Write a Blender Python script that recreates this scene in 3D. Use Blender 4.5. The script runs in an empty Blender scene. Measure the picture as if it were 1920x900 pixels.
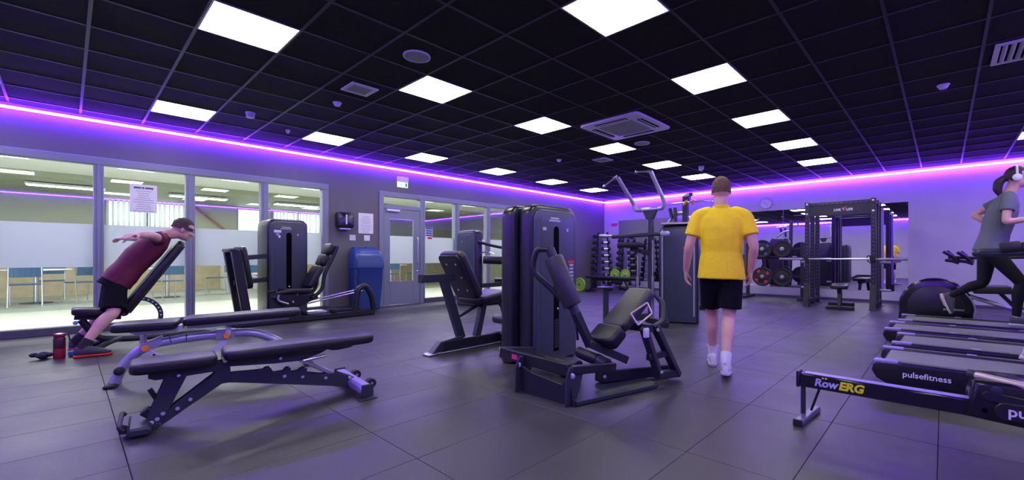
import bpy, bmesh, math, random
from mathutils import Vector, Matrix
random.seed(7)
V = Vector
pi = math.pi
sc = bpy.context.scene
COL = sc.collection

# ---------------------------------------------------------------- camera, world, exposure
YAW = math.radians(42.53)
cam_d = bpy.data.cameras.new('camera')
cam = bpy.data.objects.new('camera', cam_d)
COL.objects.link(cam)
cam.location = (0, 0, 1.0)
cam.rotation_euler = (pi / 2, 0, YAW)
cam_d.sensor_width = 36.0
cam_d.lens = 818.5 / 1920 * 36
cam_d.shift_x = -57.7 / 1920
cam_d.shift_y = 32.4 / 1920
cam_d.clip_start = 0.05
sc.camera = cam

world = bpy.data.worlds.new('daylight')
sc.world = world
world.use_nodes = True
world.node_tree.nodes['Background'].inputs[0].default_value = (0.86, 0.93, 1.0, 1)
world.node_tree.nodes['Background'].inputs[1].default_value = 5.0

sc.view_settings.view_transform = 'Standard'
sc.view_settings.look = 'None'
sc.view_settings.exposure = -0.1
sc.view_settings.gamma = 1.0
sc.view_settings.use_curve_mapping = False

PANEL_POWER = 18.0        # ceiling light panels
STRIP_POWER = 135.0       # purple LED line
CAFE_POWER = 44.0         # panels of the room behind the glass

# ---------------------------------------------------------------- materials
MATS = {}
def mat(name, col, rough=0.5, metal=0.0, var=0.0, scale=8.0, bump=0.0, bscale=60.0, spec=0.5, emit=None, power=0.0, obj_var=0.0, sss=0.0, coat=0.0):
    if name in MATS: return MATS[name]
    m = bpy.data.materials.new(name); m.use_nodes = True
    nt = m.node_tree; b = nt.nodes['Principled BSDF']
    b.inputs['Roughness'].default_value = rough
    b.inputs['Metallic'].default_value = metal
    b.inputs['Specular IOR Level'].default_value = spec
    b.inputs['Base Color'].default_value = (*col, 1)
    if sss: b.inputs['Subsurface Weight'].default_value = sss; b.inputs['Subsurface Radius'].default_value = (.02, .008, .004)
    if coat: b.inputs['Coat Weight'].default_value = coat; b.inputs['Coat Roughness'].default_value = .15
    tc = nt.nodes.new('ShaderNodeTexCoord')
    if var or obj_var:
        n = nt.nodes.new('ShaderNodeTexNoise'); n.inputs['Scale'].default_value = scale; n.inputs['Detail'].default_value = 6
        nt.links.new(tc.outputs['Object'], n.inputs['Vector'])
        mr = nt.nodes.new('ShaderNodeMapRange'); mr.inputs[1].default_value = .3; mr.inputs[2].default_value = .7
        mr.inputs[3].default_value = 1 - var; mr.inputs[4].default_value = 1 + var
        nt.links.new(n.outputs['Fac'], mr.inputs[0])
        fac = mr.outputs[0]
        if obj_var:
            oi = nt.nodes.new('ShaderNodeObjectInfo')
            mr2 = nt.nodes.new('ShaderNodeMapRange'); mr2.inputs[3].default_value = 1 - obj_var; mr2.inputs[4].default_value = 1 + obj_var
            nt.links.new(oi.outputs['Random'], mr2.inputs[0])
            mu = nt.nodes.new('ShaderNodeMath'); mu.operation = 'MULTIPLY'
            nt.links.new(fac, mu.inputs[0]); nt.links.new(mr2.outputs[0], mu.inputs[1]); fac = mu.outputs[0]
        vm = nt.nodes.new('ShaderNodeVectorMath'); vm.operation = 'SCALE'; vm.inputs[0].default_value = col
        nt.links.new(fac, vm.inputs['Scale']); nt.links.new(vm.outputs[0], b.inputs['Base Color'])
    if bump:
        n2 = nt.nodes.new('ShaderNodeTexNoise'); n2.inputs['Scale'].default_value = bscale; n2.inputs['Detail'].default_value = 4
        nt.links.new(tc.outputs['Object'], n2.inputs['Vector'])
        bp = nt.nodes.new('ShaderNodeBump'); bp.inputs['Strength'].default_value = bump; bp.inputs['Distance'].default_value = .01
        nt.links.new(n2.outputs['Fac'], bp.inputs['Height']); nt.links.new(bp.outputs[0], b.inputs['Normal'])
    if emit:
        b.inputs['Emission Color'].default_value = (*emit, 1); b.inputs['Emission Strength'].default_value = power
    MATS[name] = m
    return m

def glass_mat(name, tint=(1, 1, 1), refl=1.0):
    m = bpy.data.materials.new(name); m.use_nodes = True; nt = m.node_tree; nt.nodes.clear()
    o = nt.nodes.new('ShaderNodeOutputMaterial'); mx = nt.nodes.new('ShaderNodeMixShader')
    t = nt.nodes.new('ShaderNodeBsdfTransparent'); t.inputs[0].default_value = (*tint, 1)
    g = nt.nodes.new('ShaderNodeBsdfGlossy'); g.inputs['Roughness'].default_value = 0.0
    f = nt.nodes.new('ShaderNodeFresnel')
    ge = nt.nodes.new('ShaderNodeNewGeometry'); io = nt.nodes.new('ShaderNodeMapRange'); io.inputs[3].default_value = 1.5; io.inputs[4].default_value = 1 / 1.5
    nt.links.new(ge.outputs['Backfacing'], io.inputs[0]); nt.links.new(io.outputs[0], f.inputs['IOR'])
    mu = nt.nodes.new('ShaderNodeMath'); mu.operation = 'MULTIPLY'; mu.inputs[1].default_value = refl
    nt.links.new(f.outputs[0], mu.inputs[0]); nt.links.new(mu.outputs[0], mx.inputs[0])
    nt.links.new(t.outputs[0], mx.inputs[1]); nt.links.new(g.outputs[0], mx.inputs[2]); nt.links.new(mx.outputs[0], o.inputs[0])
    MATS[name] = m; return m

def film_mat(name, col, transp):
    m = bpy.data.materials.new(name); m.use_nodes = True; nt = m.node_tree; nt.nodes.clear()
    o = nt.nodes.new('ShaderNodeOutputMaterial'); mx = nt.nodes.new('ShaderNodeMixShader'); mx.inputs[0].default_value = transp
    ma = nt.nodes.new('ShaderNodeMixShader'); ma.inputs[0].default_value = .62
    d = nt.nodes.new('ShaderNodeBsdfDiffuse'); d.inputs[0].default_value = (*col, 1)
    tl = nt.nodes.new('ShaderNodeBsdfTranslucent'); tl.inputs[0].default_value = (*col, 1)
    t = nt.nodes.new('ShaderNodeBsdfTransparent')
    nt.links.new(d.outputs[0], ma.inputs[1]); nt.links.new(tl.outputs[0], ma.inputs[2])
    nt.links.new(ma.outputs[0], mx.inputs[1]); nt.links.new(t.outputs[0], mx.inputs[2]); nt.links.new(mx.outputs[0], o.inputs[0])
    MATS[name] = m; return m

def rubber_mat(name, col, fleck, rough):
    m = bpy.data.materials.new(name); m.use_nodes = True; nt = m.node_tree; b = nt.nodes['Principled BSDF']
    tc = nt.nodes.new('ShaderNodeTexCoord'); oi = nt.nodes.new('ShaderNodeObjectInfo')
    geo = nt.nodes.new('ShaderNodeNewGeometry')
    n = nt.nodes.new('ShaderNodeTexNoise'); n.inputs['Scale'].default_value = 2.2; n.inputs['Detail'].default_value = 7
    sp = nt.nodes.new('ShaderNodeTexVoronoi'); sp.inputs['Scale'].default_value = 210
    nt.links.new(geo.outputs['Position'], n.inputs['Vector']); nt.links.new(geo.outputs['Position'], sp.inputs['Vector'])
    mr = nt.nodes.new('ShaderNodeMapRange'); mr.inputs[1].default_value = .3; mr.inputs[2].default_value = .7; mr.inputs[3].default_value = .78; mr.inputs[4].default_value = 1.22
    nt.links.new(n.outputs['Fac'], mr.inputs[0])
    mr2 = nt.nodes.new('ShaderNodeMapRange'); mr2.inputs[3].default_value = .86; mr2.inputs[4].default_value = 1.14
    nt.links.new(oi.outputs['Random'], mr2.inputs[0])
    mu = nt.nodes.new('ShaderNodeMath'); mu.operation = 'MULTIPLY'
    nt.links.new(mr.outputs[0], mu.inputs[0]); nt.links.new(mr2.outputs[0], mu.inputs[1])
    vm = nt.nodes.new('ShaderNodeVectorMath'); vm.operation = 'SCALE'; vm.inputs[0].default_value = col
    nt.links.new(mu.outputs[0], vm.inputs['Scale'])
    lt = nt.nodes.new('ShaderNodeMath'); lt.operation = 'LESS_THAN'; lt.inputs[1].default_value = .13
    nt.links.new(sp.outputs['Distance'], lt.inputs[0])
    mx = nt.nodes.new('ShaderNodeMix'); mx.data_type = 'RGBA'; mx.inputs[7].default_value = (*fleck, 1)
    nt.links.new(lt.outputs[0], mx.inputs[0]); nt.links.new(vm.outputs[0], mx.inputs[6]); nt.links.new(mx.outputs[2], b.inputs['Base Color'])
    mr3 = nt.nodes.new('ShaderNodeMapRange'); mr3.inputs[1].default_value = .3; mr3.inputs[2].default_value = .7; mr3.inputs[3].default_value = rough - .06; mr3.inputs[4].default_value = rough + .08
    nt.links.new(n.outputs['Fac'], mr3.inputs[0]); nt.links.new(mr3.outputs[0], b.inputs['Roughness'])
    bp = nt.nodes.new('ShaderNodeBump'); bp.inputs['Strength'].default_value = .12; bp.inputs['Distance'].default_value = .004
    nt.links.new(sp.outputs['Distance'], bp.inputs['Height']); nt.links.new(bp.outputs[0], b.inputs['Normal'])
    b.inputs['Specular IOR Level'].default_value = .5
    MATS[name] = m; return m

m_floor = rubber_mat('rubber_floor', (.046, .044, .046), (.10, .10, .105), .44)
m_slab = mat('dark_slab', (.02, .02, .022), .9)
m_tile = mat('black_ceiling_tile', (.017, .017, .0175), .9, var=.25, scale=60, bump=.25, bscale=220, spec=.25)
m_grid = mat('black_grid_bar', (.022, .022, .025), .45)
m_wallL = mat('charcoal_paint', (.125, .125, .134), .62, var=.04, scale=3)
m_wallB = mat('white_paint', (.52, .50, .55), .6, var=.03, scale=3)
m_frame = mat('grey_aluminium', (.20, .225, .275), .38, spec=.5)
m_framed = mat('dark_aluminium', (.075, .075, .095), .4)
m_glass = glass_mat('clear_glass', (.97, .99, .98), 1.3)
m_film = film_mat('frosted_film', (.60, .63, .70), .06)
m_mirror = mat('mirror_silver', (.86, .87, .89), .0, 1.0)
m_panel = mat('light_diffuser', (.9, .9, .88), .5, emit=(1.0, .97, .89), power=PANEL_POWER)
m_strip = mat('purple_led', (.5, .3, .9), .4, emit=(.175, .028, 1.0), power=STRIP_POWER)
m_cafe_light = mat('cafe_diffuser', (.9, .9, .88), .5, emit=(1.0, .98, .90), power=CAFE_POWER)
m_white = mat('white_plastic', (.72, .72, .74), .4)
m_paper = mat('white_paper', (.78, .78, .82), .7)
m_ink = mat('dark_ink', (.04, .04, .06), .7)
m_greyink = mat('grey_ink', (.42, .42, .5), .7)
m_black = mat('black_plastic', (.014, .014, .017), .38)
m_char = mat('charcoal_metal', (.015, .017, .021), .38, spec=.35)
m_char2 = mat('slate_metal', (.028, .035, .041), .38, spec=.35)
m_tower = mat('graphite_window_lit', (.050, .062, .082), .34, var=.06, scale=5, spec=.45)  # tower fronts lightened and blued to stand in for reflected window light
m_towerd = mat('graphite_edge', (.014, .015, .021), .30)
m_slot = mat('slot_black', (.002, .002, .0025), .9, spec=.05)
m_pad = mat('black_upholstery', (.012, .011, .014), .34, bump=.15, bscale=160, spec=.4)
m_padg = mat('grey_upholstery', (.028, .028, .031), .42, bump=.15, bscale=160)
m_chrome = mat('chrome', (.75, .76, .80), .16, 1.0)
m_bolt = mat('bolt_steel', (.72, .74, .80), .3, .8)
m_steel = mat('brushed_steel', (.55, .56, .60), .32, 1.0)
m_silver = mat('silver_paint', (.36, .38, .48), .30, .35, coat=.3)
m_silverl = mat('light_silver_paint', (.60, .64, .72), .35, .2)
m_orange = mat('orange_knob', (.85, .30, .03), .35)
m_rubber = mat('black_rubber', (.012, .012, .013), .65)
m_blue = mat('blue_plastic', (.022, .055, .20), .36)
m_chairblue = mat('chair_blue', (.022, .085, .18), .45)
m_yellow = mat('yellow_print', (.80, .82, .01), .5)
m_pink = mat('pink_print', (.75, .03, .22), .5)
m_red = mat('red_print', (.60, .02, .03), .5)
m_green = mat('lime_rubber', (.22, .48, .02), .5)
m_beige = mat('champagne_metal', (.52, .46, .40), .35, .4)
m_belt = mat('treadmill_belt', (.15, .155, .16), .6, var=.1, scale=30)
m_gloss = mat('gloss_black', (.010, .010, .014), .16)
m_lav = mat('led_tinted_metal', (.30, .24, .55), .42, .2)  # purple reflection of the LED line put into the metal's colour
m_blk_rack = mat('rack_black', (.016, .016, .022), .4)

# ---------------------------------------------------------------- mesh helpers
def BM(): return bmesh.new()
def basis(d, up=(0, 0, 1)):
    d = V(d).normalized(); u = V(up)
    if abs(d.dot(u.normalized())) > .985: u = V((0, 1, 0)) if abs(d.y) < .9 else V((1, 0, 0))
    s = d.cross(u).normalized(); return d, s, s.cross(d).normalized()
def box(bm, c, s, R=None, bev=0.0, seg=1):
    M = Matrix.Translation(V(c)) @ (R.to_4x4() if R is not None else Matrix.Identity(4)) @ Matrix.Diagonal((s[0], s[1], s[2], 1))
    g = bmesh.ops.create_cube(bm, size=1.0, matrix=M)
    if bev:
        es = {e for v in g['verts'] for e in v.link_edges}
        bmesh.ops.bevel(bm, geom=list(es), offset=min(bev, min(s) * .49), segments=seg, profile=.5, affect='EDGES', clamp_overlap=True)
    return bm
def bx(bm, x0, x1, y0, y1, z0, z1, bev=0.0, seg=1):
    return box(bm, ((x0 + x1) / 2, (y0 + y1) / 2, (z0 + z1) / 2), (abs(x1 - x0), abs(y1 - y0), abs(z1 - z0)), None, bev, seg)
def beam(bm, p, q, w, h, up=(0, 0, 1), bev=.004, seg=1):
    p, q = V(p), V(q); d, s, u = basis(q - p, up)
    R = Matrix((d, s, u)).transposed()
    return box(bm, (p + q) / 2, ((q - p).length, w, h), R, bev, seg)
def rounded(pts, rad, n=5):
    """round the inner corners of a polyline"""
    pts = [V(p) for p in pts]; out = [pts[0]]
    for i in range(1, len(pts) - 1):
        a, b, c = pts[i - 1], pts[i], pts[i + 1]
        r = min(rad, (a - b).length * .48, (c - b).length * .48)
        s, e = b + (a - b).normalized() * r, b + (c - b).normalized() * r
        for k in range(n + 1):
            t = k / n; out.append(s * (1 - t) ** 2 + b * 2 * t * (1 - t) + e * t * t)
    out.append(pts[-1]); return out
def ring(bm, c, a, b, ra, rb, seg, ex=1.0):
    vs = []
    for i in range(seg):
        t = 2 * pi * i / seg; ct, st = math.cos(t), math.sin(t)
        if ex != 1.0: ct = math.copysign(abs(ct) ** ex, ct); st = math.copysign(abs(st) ** ex, st)
        vs.append(bm.verts.new(V(c) + a * (ra * ct) + b * (rb * st)))
    return vs
def skin(bm, rings, caps=True):
    n = len(rings[0])
    for r0, r1 in zip(rings, rings[1:]):
        for i in range(n): bm.faces.new((r0[i], r0[(i + 1) % n], r1[(i + 1) % n], r1[i]))
    if caps: bm.faces.new(rings[0][::-1]); bm.faces.new(rings[-1])
def tube(bm, pts, r, seg=10, rad=0.0, rb=None, caps=True):
    pts = rounded(pts, rad) if rad else [V(p) for p in pts]
    rs = r if isinstance(r, (list, tuple)) else [r] * len(pts)
    d, s, u = basis(pts[1] - pts[0]); rings = []
    for i, p in enumerate(pts):
        t = (pts[min(i + 1, len(pts) - 1)] - pts[max(i - 1, 0)])
        if t.length < 1e-9: t = d
        t = t.normalized(); q = d.rotation_difference(t); s = q @ s; u = q @ u; d = t
        rings.append(ring(bm, p, s, u, rs[i], (rb or 1.0) * rs[i], seg))
    skin(bm, rings, caps); return bm
def cyl(bm, p, q, r, seg=14, r2=None):
    return tube(bm, [p, q], [r, r if r2 is None else r2], seg)
def rcyl(bm, p, q, r, seg=16, e=.012):
    """padded roller with soft ends"""
    p, q = V(p), V(q); d = (q - p).normalized()
    P = [p, p + d * e * .25, p + d * e, q - d * e, q - d * e * .25, q]
    return tube(bm, P, [r - e, r - e * .3, r, r, r - e * .3, r - e], seg)
def prism(bm, pts, o, a, b, n, t, bev=0.0, seg=1):
    """polygon pts (a,b plane at o) extruded by t along n, centred"""
    a, b, n, o = V(a), V(b), V(n), V(o)
    v0 = [bm.verts.new(o + a * x + b * y - n * (t / 2)) for x, y in pts]
    v1 = [bm.verts.new(o + a * x + b * y + n * (t / 2)) for x, y in pts]
    k = len(pts); fs = [bm.faces.new(v0[::-1]), bm.faces.new(v1)]
    for i in range(k): fs.append(bm.faces.new((v0[i], v0[(i + 1) % k], v1[(i + 1) % k], v1[i])))
    bmesh.ops.recalc_face_normals(bm, faces=fs)
    if bev:
        es = {e for f in fs[:2] for e in f.edges}
        bmesh.ops.bevel(bm, geom=list(es), offset=bev, segments=seg, profile=.5, affect='EDGES', clamp_overlap=True)
    return bm
def rrect(w, h, r, n=5, top_only=False):
    """rounded rectangle outline centred at 0"""
    o = []
    for (cx, cy, a0) in ((w / 2 - r, h / 2 - r, 0), (-w / 2 + r, h / 2 - r, 90), (-w / 2 + r, -h / 2 + r, 180), (w / 2 - r, -h / 2 + r, 270)):
        if top_only and a0 >= 180: o.append((cx + (-r if a0 == 180 else r), cy - r)); continue
        for k in range(n + 1):
            t = math.radians(a0 + 90 * k / n); o.append((cx + r * math.cos(t), cy + r * math.sin(t)))
    return o
def pad(bm, c, L, w, t, d=(1, 0, 0), n=(0, 0, 1), r=.05, bev=.018, taper=1.0):
    """upholstered cushion: length L along d, width w, thickness t along n"""
    d = V(d).normalized(); n = V(n).normalized(); s = n.cross(d).normalized()
    P = [(x, y * (1 if x < 0 else 1 - (1 - taper) * (x / (L / 2)))) for x, y in rrect(L, w, r, 5)]
    return prism(bm, P, c, d, s, n, t, bev, 3)
def ball(bm, c, r, u=12, v=8, M=None):
    s = r if isinstance(r, (tuple, list)) else (r, r, r)
    MM = Matrix.Translation(V(c)) @ (M.to_4x4() if M is not None else Matrix.Identity(4)) @ Matrix.Diagonal((*s, 1))
    bmesh.ops.create_uvsphere(bm, u_segments=u, v_segments=v, radius=1, matrix=MM); return bm
def lathe(bm, prof, o=(0, 0, 0), axis=(0, 0, 1), seg=20):
    d, s, u = basis(axis); rings = [ring(bm, V(o) + d * z, s, u, max(r, 1e-4), max(r, 1e-4), seg) for r, z in prof]
    skin(bm, rings); return bm

WM = {}
def setsmooth(bm, ang=38):
    bmesh.ops.recalc_face_normals(bm, faces=bm.faces[:])
    c = math.radians(ang)
    for f in bm.faces: f.smooth = True
    for e in bm.edges:
        e.smooth = len(e.link_faces) == 2 and e.calc_face_angle(0) < c
def thing(name, label, cat, loc=(0, 0, 0), rz=0.0, group=None, kind=None):
    o = bpy.data.objects.new(name, None); COL.objects.link(o); o.empty_display_size = .1
    o.location = loc; o.rotation_euler = (0, 0, rz); o['label'] = label; o['category'] = cat
    if group: o['group'] = group
    if kind: o['kind'] = kind
    WM[o] = Matrix.Translation(V(loc)) @ Matrix.Rotation(rz, 4, 'Z'); return o
def tag(o, label=None, cat=None, group=None, kind=None):
    for k, v in (('label', label), ('category', cat), ('group', group), ('kind', kind)):
        if v: o[k] = v
    return o
def obj(name, bm, m, parent=None, local=False, ang=38, label=None, smooth=True):
    """link bm as one mesh; coordinates are world ones unless local"""
    if isinstance(bm, bmesh.types.BMesh):
        if smooth: setsmooth(bm, ang)
        me = bpy.data.meshes.new(name); bm.to_mesh(me); bm.free()
    else: me = bm
    if not me.materials: me.materials.append(m)
    o = bpy.data.objects.new(name, me); COL.objects.link(o)
    if parent is not None:
        if not local and parent in WM: me.transform(WM[parent].inverted())
        o.parent = parent; WM[o] = WM.get(parent, Matrix.Identity(4))
    else:
        WM[o] = Matrix.Identity(4)
    if label: o['label'] = label
    return o
def solid(name, bm, m, label, cat, group=None, kind=None, base=None):
    """a top-level thing that is one mesh; origin moved to base"""
    o = obj(name, bm, m)
    if base is not None:
        o.data.transform(Matrix.Translation(-V(base))); o.location = base; WM[o] = Matrix.Translation(V(base))
    return tag(o, label, cat, group, kind)
def copy_tree(o, parent=None):
    c = o.copy(); COL.objects.link(c); c.parent = parent
    for ch in list(o.children): copy_tree(ch, c)
    return c
def text_mesh(s, size, o, xd, yd, m, parent, name='lettering', shear=0.0, depth=.0008, bold=0.0, space=1.0, world=True):
    cu = bpy.data.curves.new('t', 'FONT'); cu.body = s; cu.size = size; cu.shear = shear; cu.extrude = depth; cu.offset = bold; cu.space_character = space
    cu.resolution_u = 3
    to = bpy.data.objects.new('t', cu); COL.objects.link(to)
    dg = bpy.context.evaluated_depsgraph_get(); dg.update()
    me = bpy.data.meshes.new_from_object(to.evaluated_get(dg)); bpy.data.objects.remove(to)
    xd, yd = V(xd).normalized(), V(yd).normalized(); zd = xd.cross(yd)
    M = Matrix((xd, yd, zd)).transposed().to_4x4(); M.translation = V(o)
    me.transform(M); me.materials.clear(); me.materials.append(m)
    return obj(name, me, m, parent)
def bolts(T, pts, n, r=.012, m=None, name='bolt', h=.008):
    """bolt heads as small parts sharing nothing but shape"""
    n = V(n).normalized()
    for p in pts:
        b = BM(); p = V(p); lathe(b, [(r, 0), (r, h * .55), (r * .75, h), (r * .2, h * 1.05)], p, n, 8); obj(name, b, m or m_bolt, T)
# ---------------------------------------------------------------- room
XL, XR, YB, YF, H = -8.42, 2.4, 12.25, -2.75, 2.89
TX, TY = .6, .6
GX0, GY0 = .441 * .6, .2 * .6          # ceiling lattice offset
def cam_uv(x, y, z):
    S, C = math.sin(YAW), math.cos(YAW); d = -x * S + y * C
    if d < .05: return None
    return 1017.7 + 818.5 * (x * C + y * S) / d, 482.4 - 818.5 * (z - 1) / d, d
def in_view(x, y, z, m=60):
    q = cam_uv(x, y, z); return q is not None and -m < q[0] < 1920 + m and -m < q[1] < 900 + m
def struct(name, bm, m, label, cat):
    o = obj(name, bm, m); return tag(o, label, cat, None, 'structure')

# floor: slab and rubber tiles
b = BM(); bx(b, XL - .15, XR + .15, YF - .15, YB + .15, -.16, -.024)
floor = struct('floor', b, m_slab, 'dark rubber tiled gym floor', 'floor')
FX, FY = .477, .977
proto = None; far = BM(); cells = []
for i in range(-19, 7):
    for j in range(-4, 13):
        x0, x1 = -.02 + i * FX, -.02 + (i + 1) * FX; y0, y1 = .2 + j * FY, .2 + (j + 1) * FY
        if x1 < XL + .02 or x0 > XR - .02 or y1 < YF + .02 or y0 > YB - .02: continue
        full = x0 >= XL and x1 <= XR and y0 >= YF and y1 <= YB
        cx, cy = (x0 + x1) / 2, (y0 + y1) / 2
        vis = any(in_view(px, py, 0) for px in (x0, x1, cx) for py in (y0, y1, cy))
        q = cam_uv(cx, cy, 0); cells.append((0 if (full and vis) else 1, q[2] if q else 99, x0, x1, y0, y1))
cells.sort()
for k, (nv, d, x0, x1, y0, y1) in enumerate(cells):
    g = .0014
    if nv == 0 and k < 290:
        if proto is None:
            t = BM(); box(t, (0, 0, -.012), (FX - 2 * g, FY - 2 * g, .024), None, .0016); proto = bpy.data.meshes.new('floor_tile')
            for f in t.faces: f.smooth = False
            t.to_mesh(proto); t.free(); proto.materials.append(m_floor)
        o = bpy.data.objects.new('floor_tile', proto); COL.objects.link(o); o.parent = floor
        o.location = ((x0 + x1) / 2, (y0 + y1) / 2, 0)
    else:
        bx(far, max(x0, XL) + g, min(x1, XR) - g, max(y0, YF) + g, min(y1, YB) - g, -.024, 0)
tag(obj('floor_tile_rest', far, m_floor, floor, smooth=False), kind='stuff')

# ceiling: slab above, T-bars, tiles
LIGHTS = [(-13, j) for j in (-5, -2, 1, 4, 7, 10, 13, 16)] + [(-8, j) for j in (-2, 1, 4, 7, 10, 13, 16)] + [(-4, j) for j in (-2, 1, 4, 7, 10, 13, 16)] + [(1, j) for j in (1, 4, 7, 10, 13, 16)]
LIGHTS = [(i, j) for i, j in LIGHTS if GY0 + j * .6 > YF + .05]
b = BM(); bx(b, XL - .15, XR + .15, YF - .15, YB + .15, H + .06, H + .2)
ceiling = struct('ceiling', b, m_slab, 'black suspended tile ceiling of the gym', 'ceiling')
AC = (-3.37, 5.43)
taken = set(LIGHTS)
cells = []; proto = None; far = BM()
for i in range(-16, 5):
    for j in range(-6, 22):
        if (i, j) in taken: continue
        x0, x1, y0, y1 = GX0 + i * .6, GX0 + (i + 1) * .6, GY0 + j * .6, GY0 + (j + 1) * .6
        if x1 < XL + .02 or x0 > XR - .02 or y1 < YF + .02 or y0 > YB - .02: continue
        full = x0 >= XL and x1 <= XR and y0 >= YF and y1 <= YB
        cx, cy = (x0 + x1) / 2, (y0 + y1) / 2
        vis = any(in_view(px, py, H, 30) for px in (x0, x1, cx) for py in (y0, y1, cy))
        q = cam_uv(cx, cy, H); cells.append((0 if (full and vis) else 1, q[2] if q else 99, x0, x1, y0, y1))
cells.sort()
for k, (nv, d, x0, x1, y0, y1) in enumerate(cells):
    g = .006
    if nv == 0 and k < 295:
        if proto is None:
            t = BM(); box(t, (0, 0, .012), (.6 - 2 * g, .6 - 2 * g, .018), None, .002); proto = bpy.data.meshes.new('ceiling_tile')
            t.to_mesh(proto); t.free(); proto.materials.append(m_tile)
        o = bpy.data.objects.new('ceiling_tile', proto); COL.objects.link(o); o.parent = ceiling
        o.location = ((x0 + x1) / 2, (y0 + y1) / 2, H)
    else:
        bx(far, max(x0, XL) + g, min(x1, XR) - g, max(y0, YF) + g, min(y1, YB) - g, H + .003, H + .021)
tag(obj('ceiling_tile_rest', far, m_tile, ceiling, smooth=False), kind='stuff')
for i in range(-16, 5):
    x = GX0 + i * .6
    if XL + .05 < x < XR - .05:
        t = BM(); bx(t, x - .012, x + .012, YF + .04, YB - .04, H - .004, H + .02); obj('grid_bar', t, m_grid, ceiling, smooth=False)
for j in range(-6, 22):
    y = GY0 + j * .6
    if YF + .05 < y < YB - .05:
        t = BM(); bx(t, XL + .04, XR - .04, y - .012, y + .012, H - .0046, H + .02); obj('grid_bar', t, m_grid, ceiling, smooth=False)

# walls
WZ = 2.35
b = BM()
bx(b, XL - .14, XL, YF - .14, YB + .14, WZ, H + .06)
bx(b, XL - .14, XL, YF - .14, -1.72, 0, WZ)
bx(b, XL - .14, XL, 3.28, 4.27, 0, WZ)
bx(b, XL - .14, XL, 8.16, YB + .14, 0, WZ)
struct('wall_left', b, m_wallL, 'dark grey painted wall above and between the glazing', 'wall')
b = BM(); bx(b, XL, XR + .14, YB, YB + .14, 0, H + .06); struct('wall_back', b, m_wallB, 'pale painted end wall washed in purple light', 'wall')
b = BM(); bx(b, XR, XR + .14, YF, YB, 0, H + .06); struct('wall_right', b, m_wallB, 'pale side wall beyond the treadmills', 'wall')
b = BM(); bx(b, XL, XR + .14, YF - .14, YF, 0, H + .06); struct('wall_front', b, m_wallB, 'pale wall behind the viewer seen in the mirror', 'wall')
b = BM(); bx(b, XL, XL + .012, 3.28, 4.27, 0, .09, .003); struct('baseboard_left', b, m_framed, 'dark skirting below the towel dispenser', 'baseboard')
b = BM(); bx(b, XL + .02, XR, YB - .014, YB, .0, .05, .003); struct('baseboard_back', b, m_framed, 'dark skirting along the mirrored wall', 'baseboard')

# LED lines
Z0, Z1 = H - .080, H - .054
def led(name, x0, x1, y0, y1, label):
    b = BM(); bx(b, x0, x1, y0, y1, Z0, Z1); o = solid(name, b, m_strip, label, 'led strip', 'purple LED lines around the ceiling', base=((x0 + x1) / 2, (y0 + y1) / 2, Z0))
LO, LW = .06, .026      # the profile stands off the wall so that it washes wall and ceiling
led('led_strip', XL + LO, XL + LO + LW, YF + LO, YB - LO, 'glowing purple LED line along the top of the glazed grey wall')
led('led_strip', XL + LO + LW, XR - LO - LW, YB - LO - LW, YB - LO, 'glowing purple LED line along the top of the mirrored wall')
led('led_strip', XR - LO - LW, XR - LO, YF + LO, YB - LO, 'purple LED line along the wall beyond the treadmills')
led('led_strip', XL + LO + LW, XR - LO - LW, YF + LO, YF + LO + LW, 'purple LED line on the wall seen reflected in the mirror')

# glazing
def window(name, label, ys, z0, zt, sill, lead=.1):
    """ys: list of (glass y0, glass y1)"""
    W = thing(name, label, 'window', (XL, ys[0][0], 0), 0, None, 'structure')
    ya, yb = ys[0][0] - lead, ys[-1][1] + .11
    t = BM(); bx(t, XL - .10, XL + .035, ya, yb, zt, zt + .1, .006); obj('head_rail', t, m_frame, W)
    t = BM(); bx(t, XL - .10, XL + .035, ya, yb, 0, z0, .006); obj('sill_rail', t, m_framed, W)
    edges = [(ya, ys[0][0])] + [(a[1], c[0]) for a, c in zip(ys, ys[1:])] + [(ys[-1][1], yb)]
    for (e0, e1) in edges:
        t = BM(); bx(t, XL - .10, XL + .03, e0, e1, z0, zt, .004)
        mid = (e0 + e1) / 2; bx(t, XL + .03, XL + .045, mid - .018, mid + .018, z0, zt, .004)
        obj('mullion', t, m_frame, W)
    for (g0, g1) in ys:
        t = BM(); bx(t, XL - .042, XL - .036, g0, g1, z0, zt); p = obj('pane', t, m_glass, W, smooth=False)
        t = BM(); bx(t, XL - .0352, XL - .0347, g0 + .002, g1 - .002, .87, 1.445); obj('frosted_film', t, m_film, p, smooth=False)
    return W
window('window_1', 'large internal window of glazed bays with a frosted band', [(-1.62, -.73), (-.63, .24), (.34, 1.21), (1.32, 2.19), (2.30, 3.17)], .1, 2.25, .1)
window('window_2', 'glazed side panels beyond the grey door', [(5.30, 6.12), (6.25, 7.08), (7.20, 8.04)], .1, 2.25, .1, .009)
D = thing('door_1', 'grey glazed door with transom window', 'door', (XL, 4.75, 0), 0, None, 'structure')
t = BM(); bx(t, XL - .1, XL + .035, 4.27, 4.36, 0, 2.35, .005); bx(t, XL - .1, XL + .035, 5.20, 5.29, 0, 2.35, .005)
bx(t, XL - .1, XL + .035, 4.36, 5.20, 2.25, 2.35, .005); bx(t, XL - .1, XL + .035, 4.36, 5.20, 2.0, 2.08, .005); obj('door_frame', t, m_frame, D)
t = BM(); bx(t, XL - .042, XL - .036, 4.36, 5.20, 2.08, 2.25); obj('transom_pane', t, m_glass, D, smooth=False)
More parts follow.
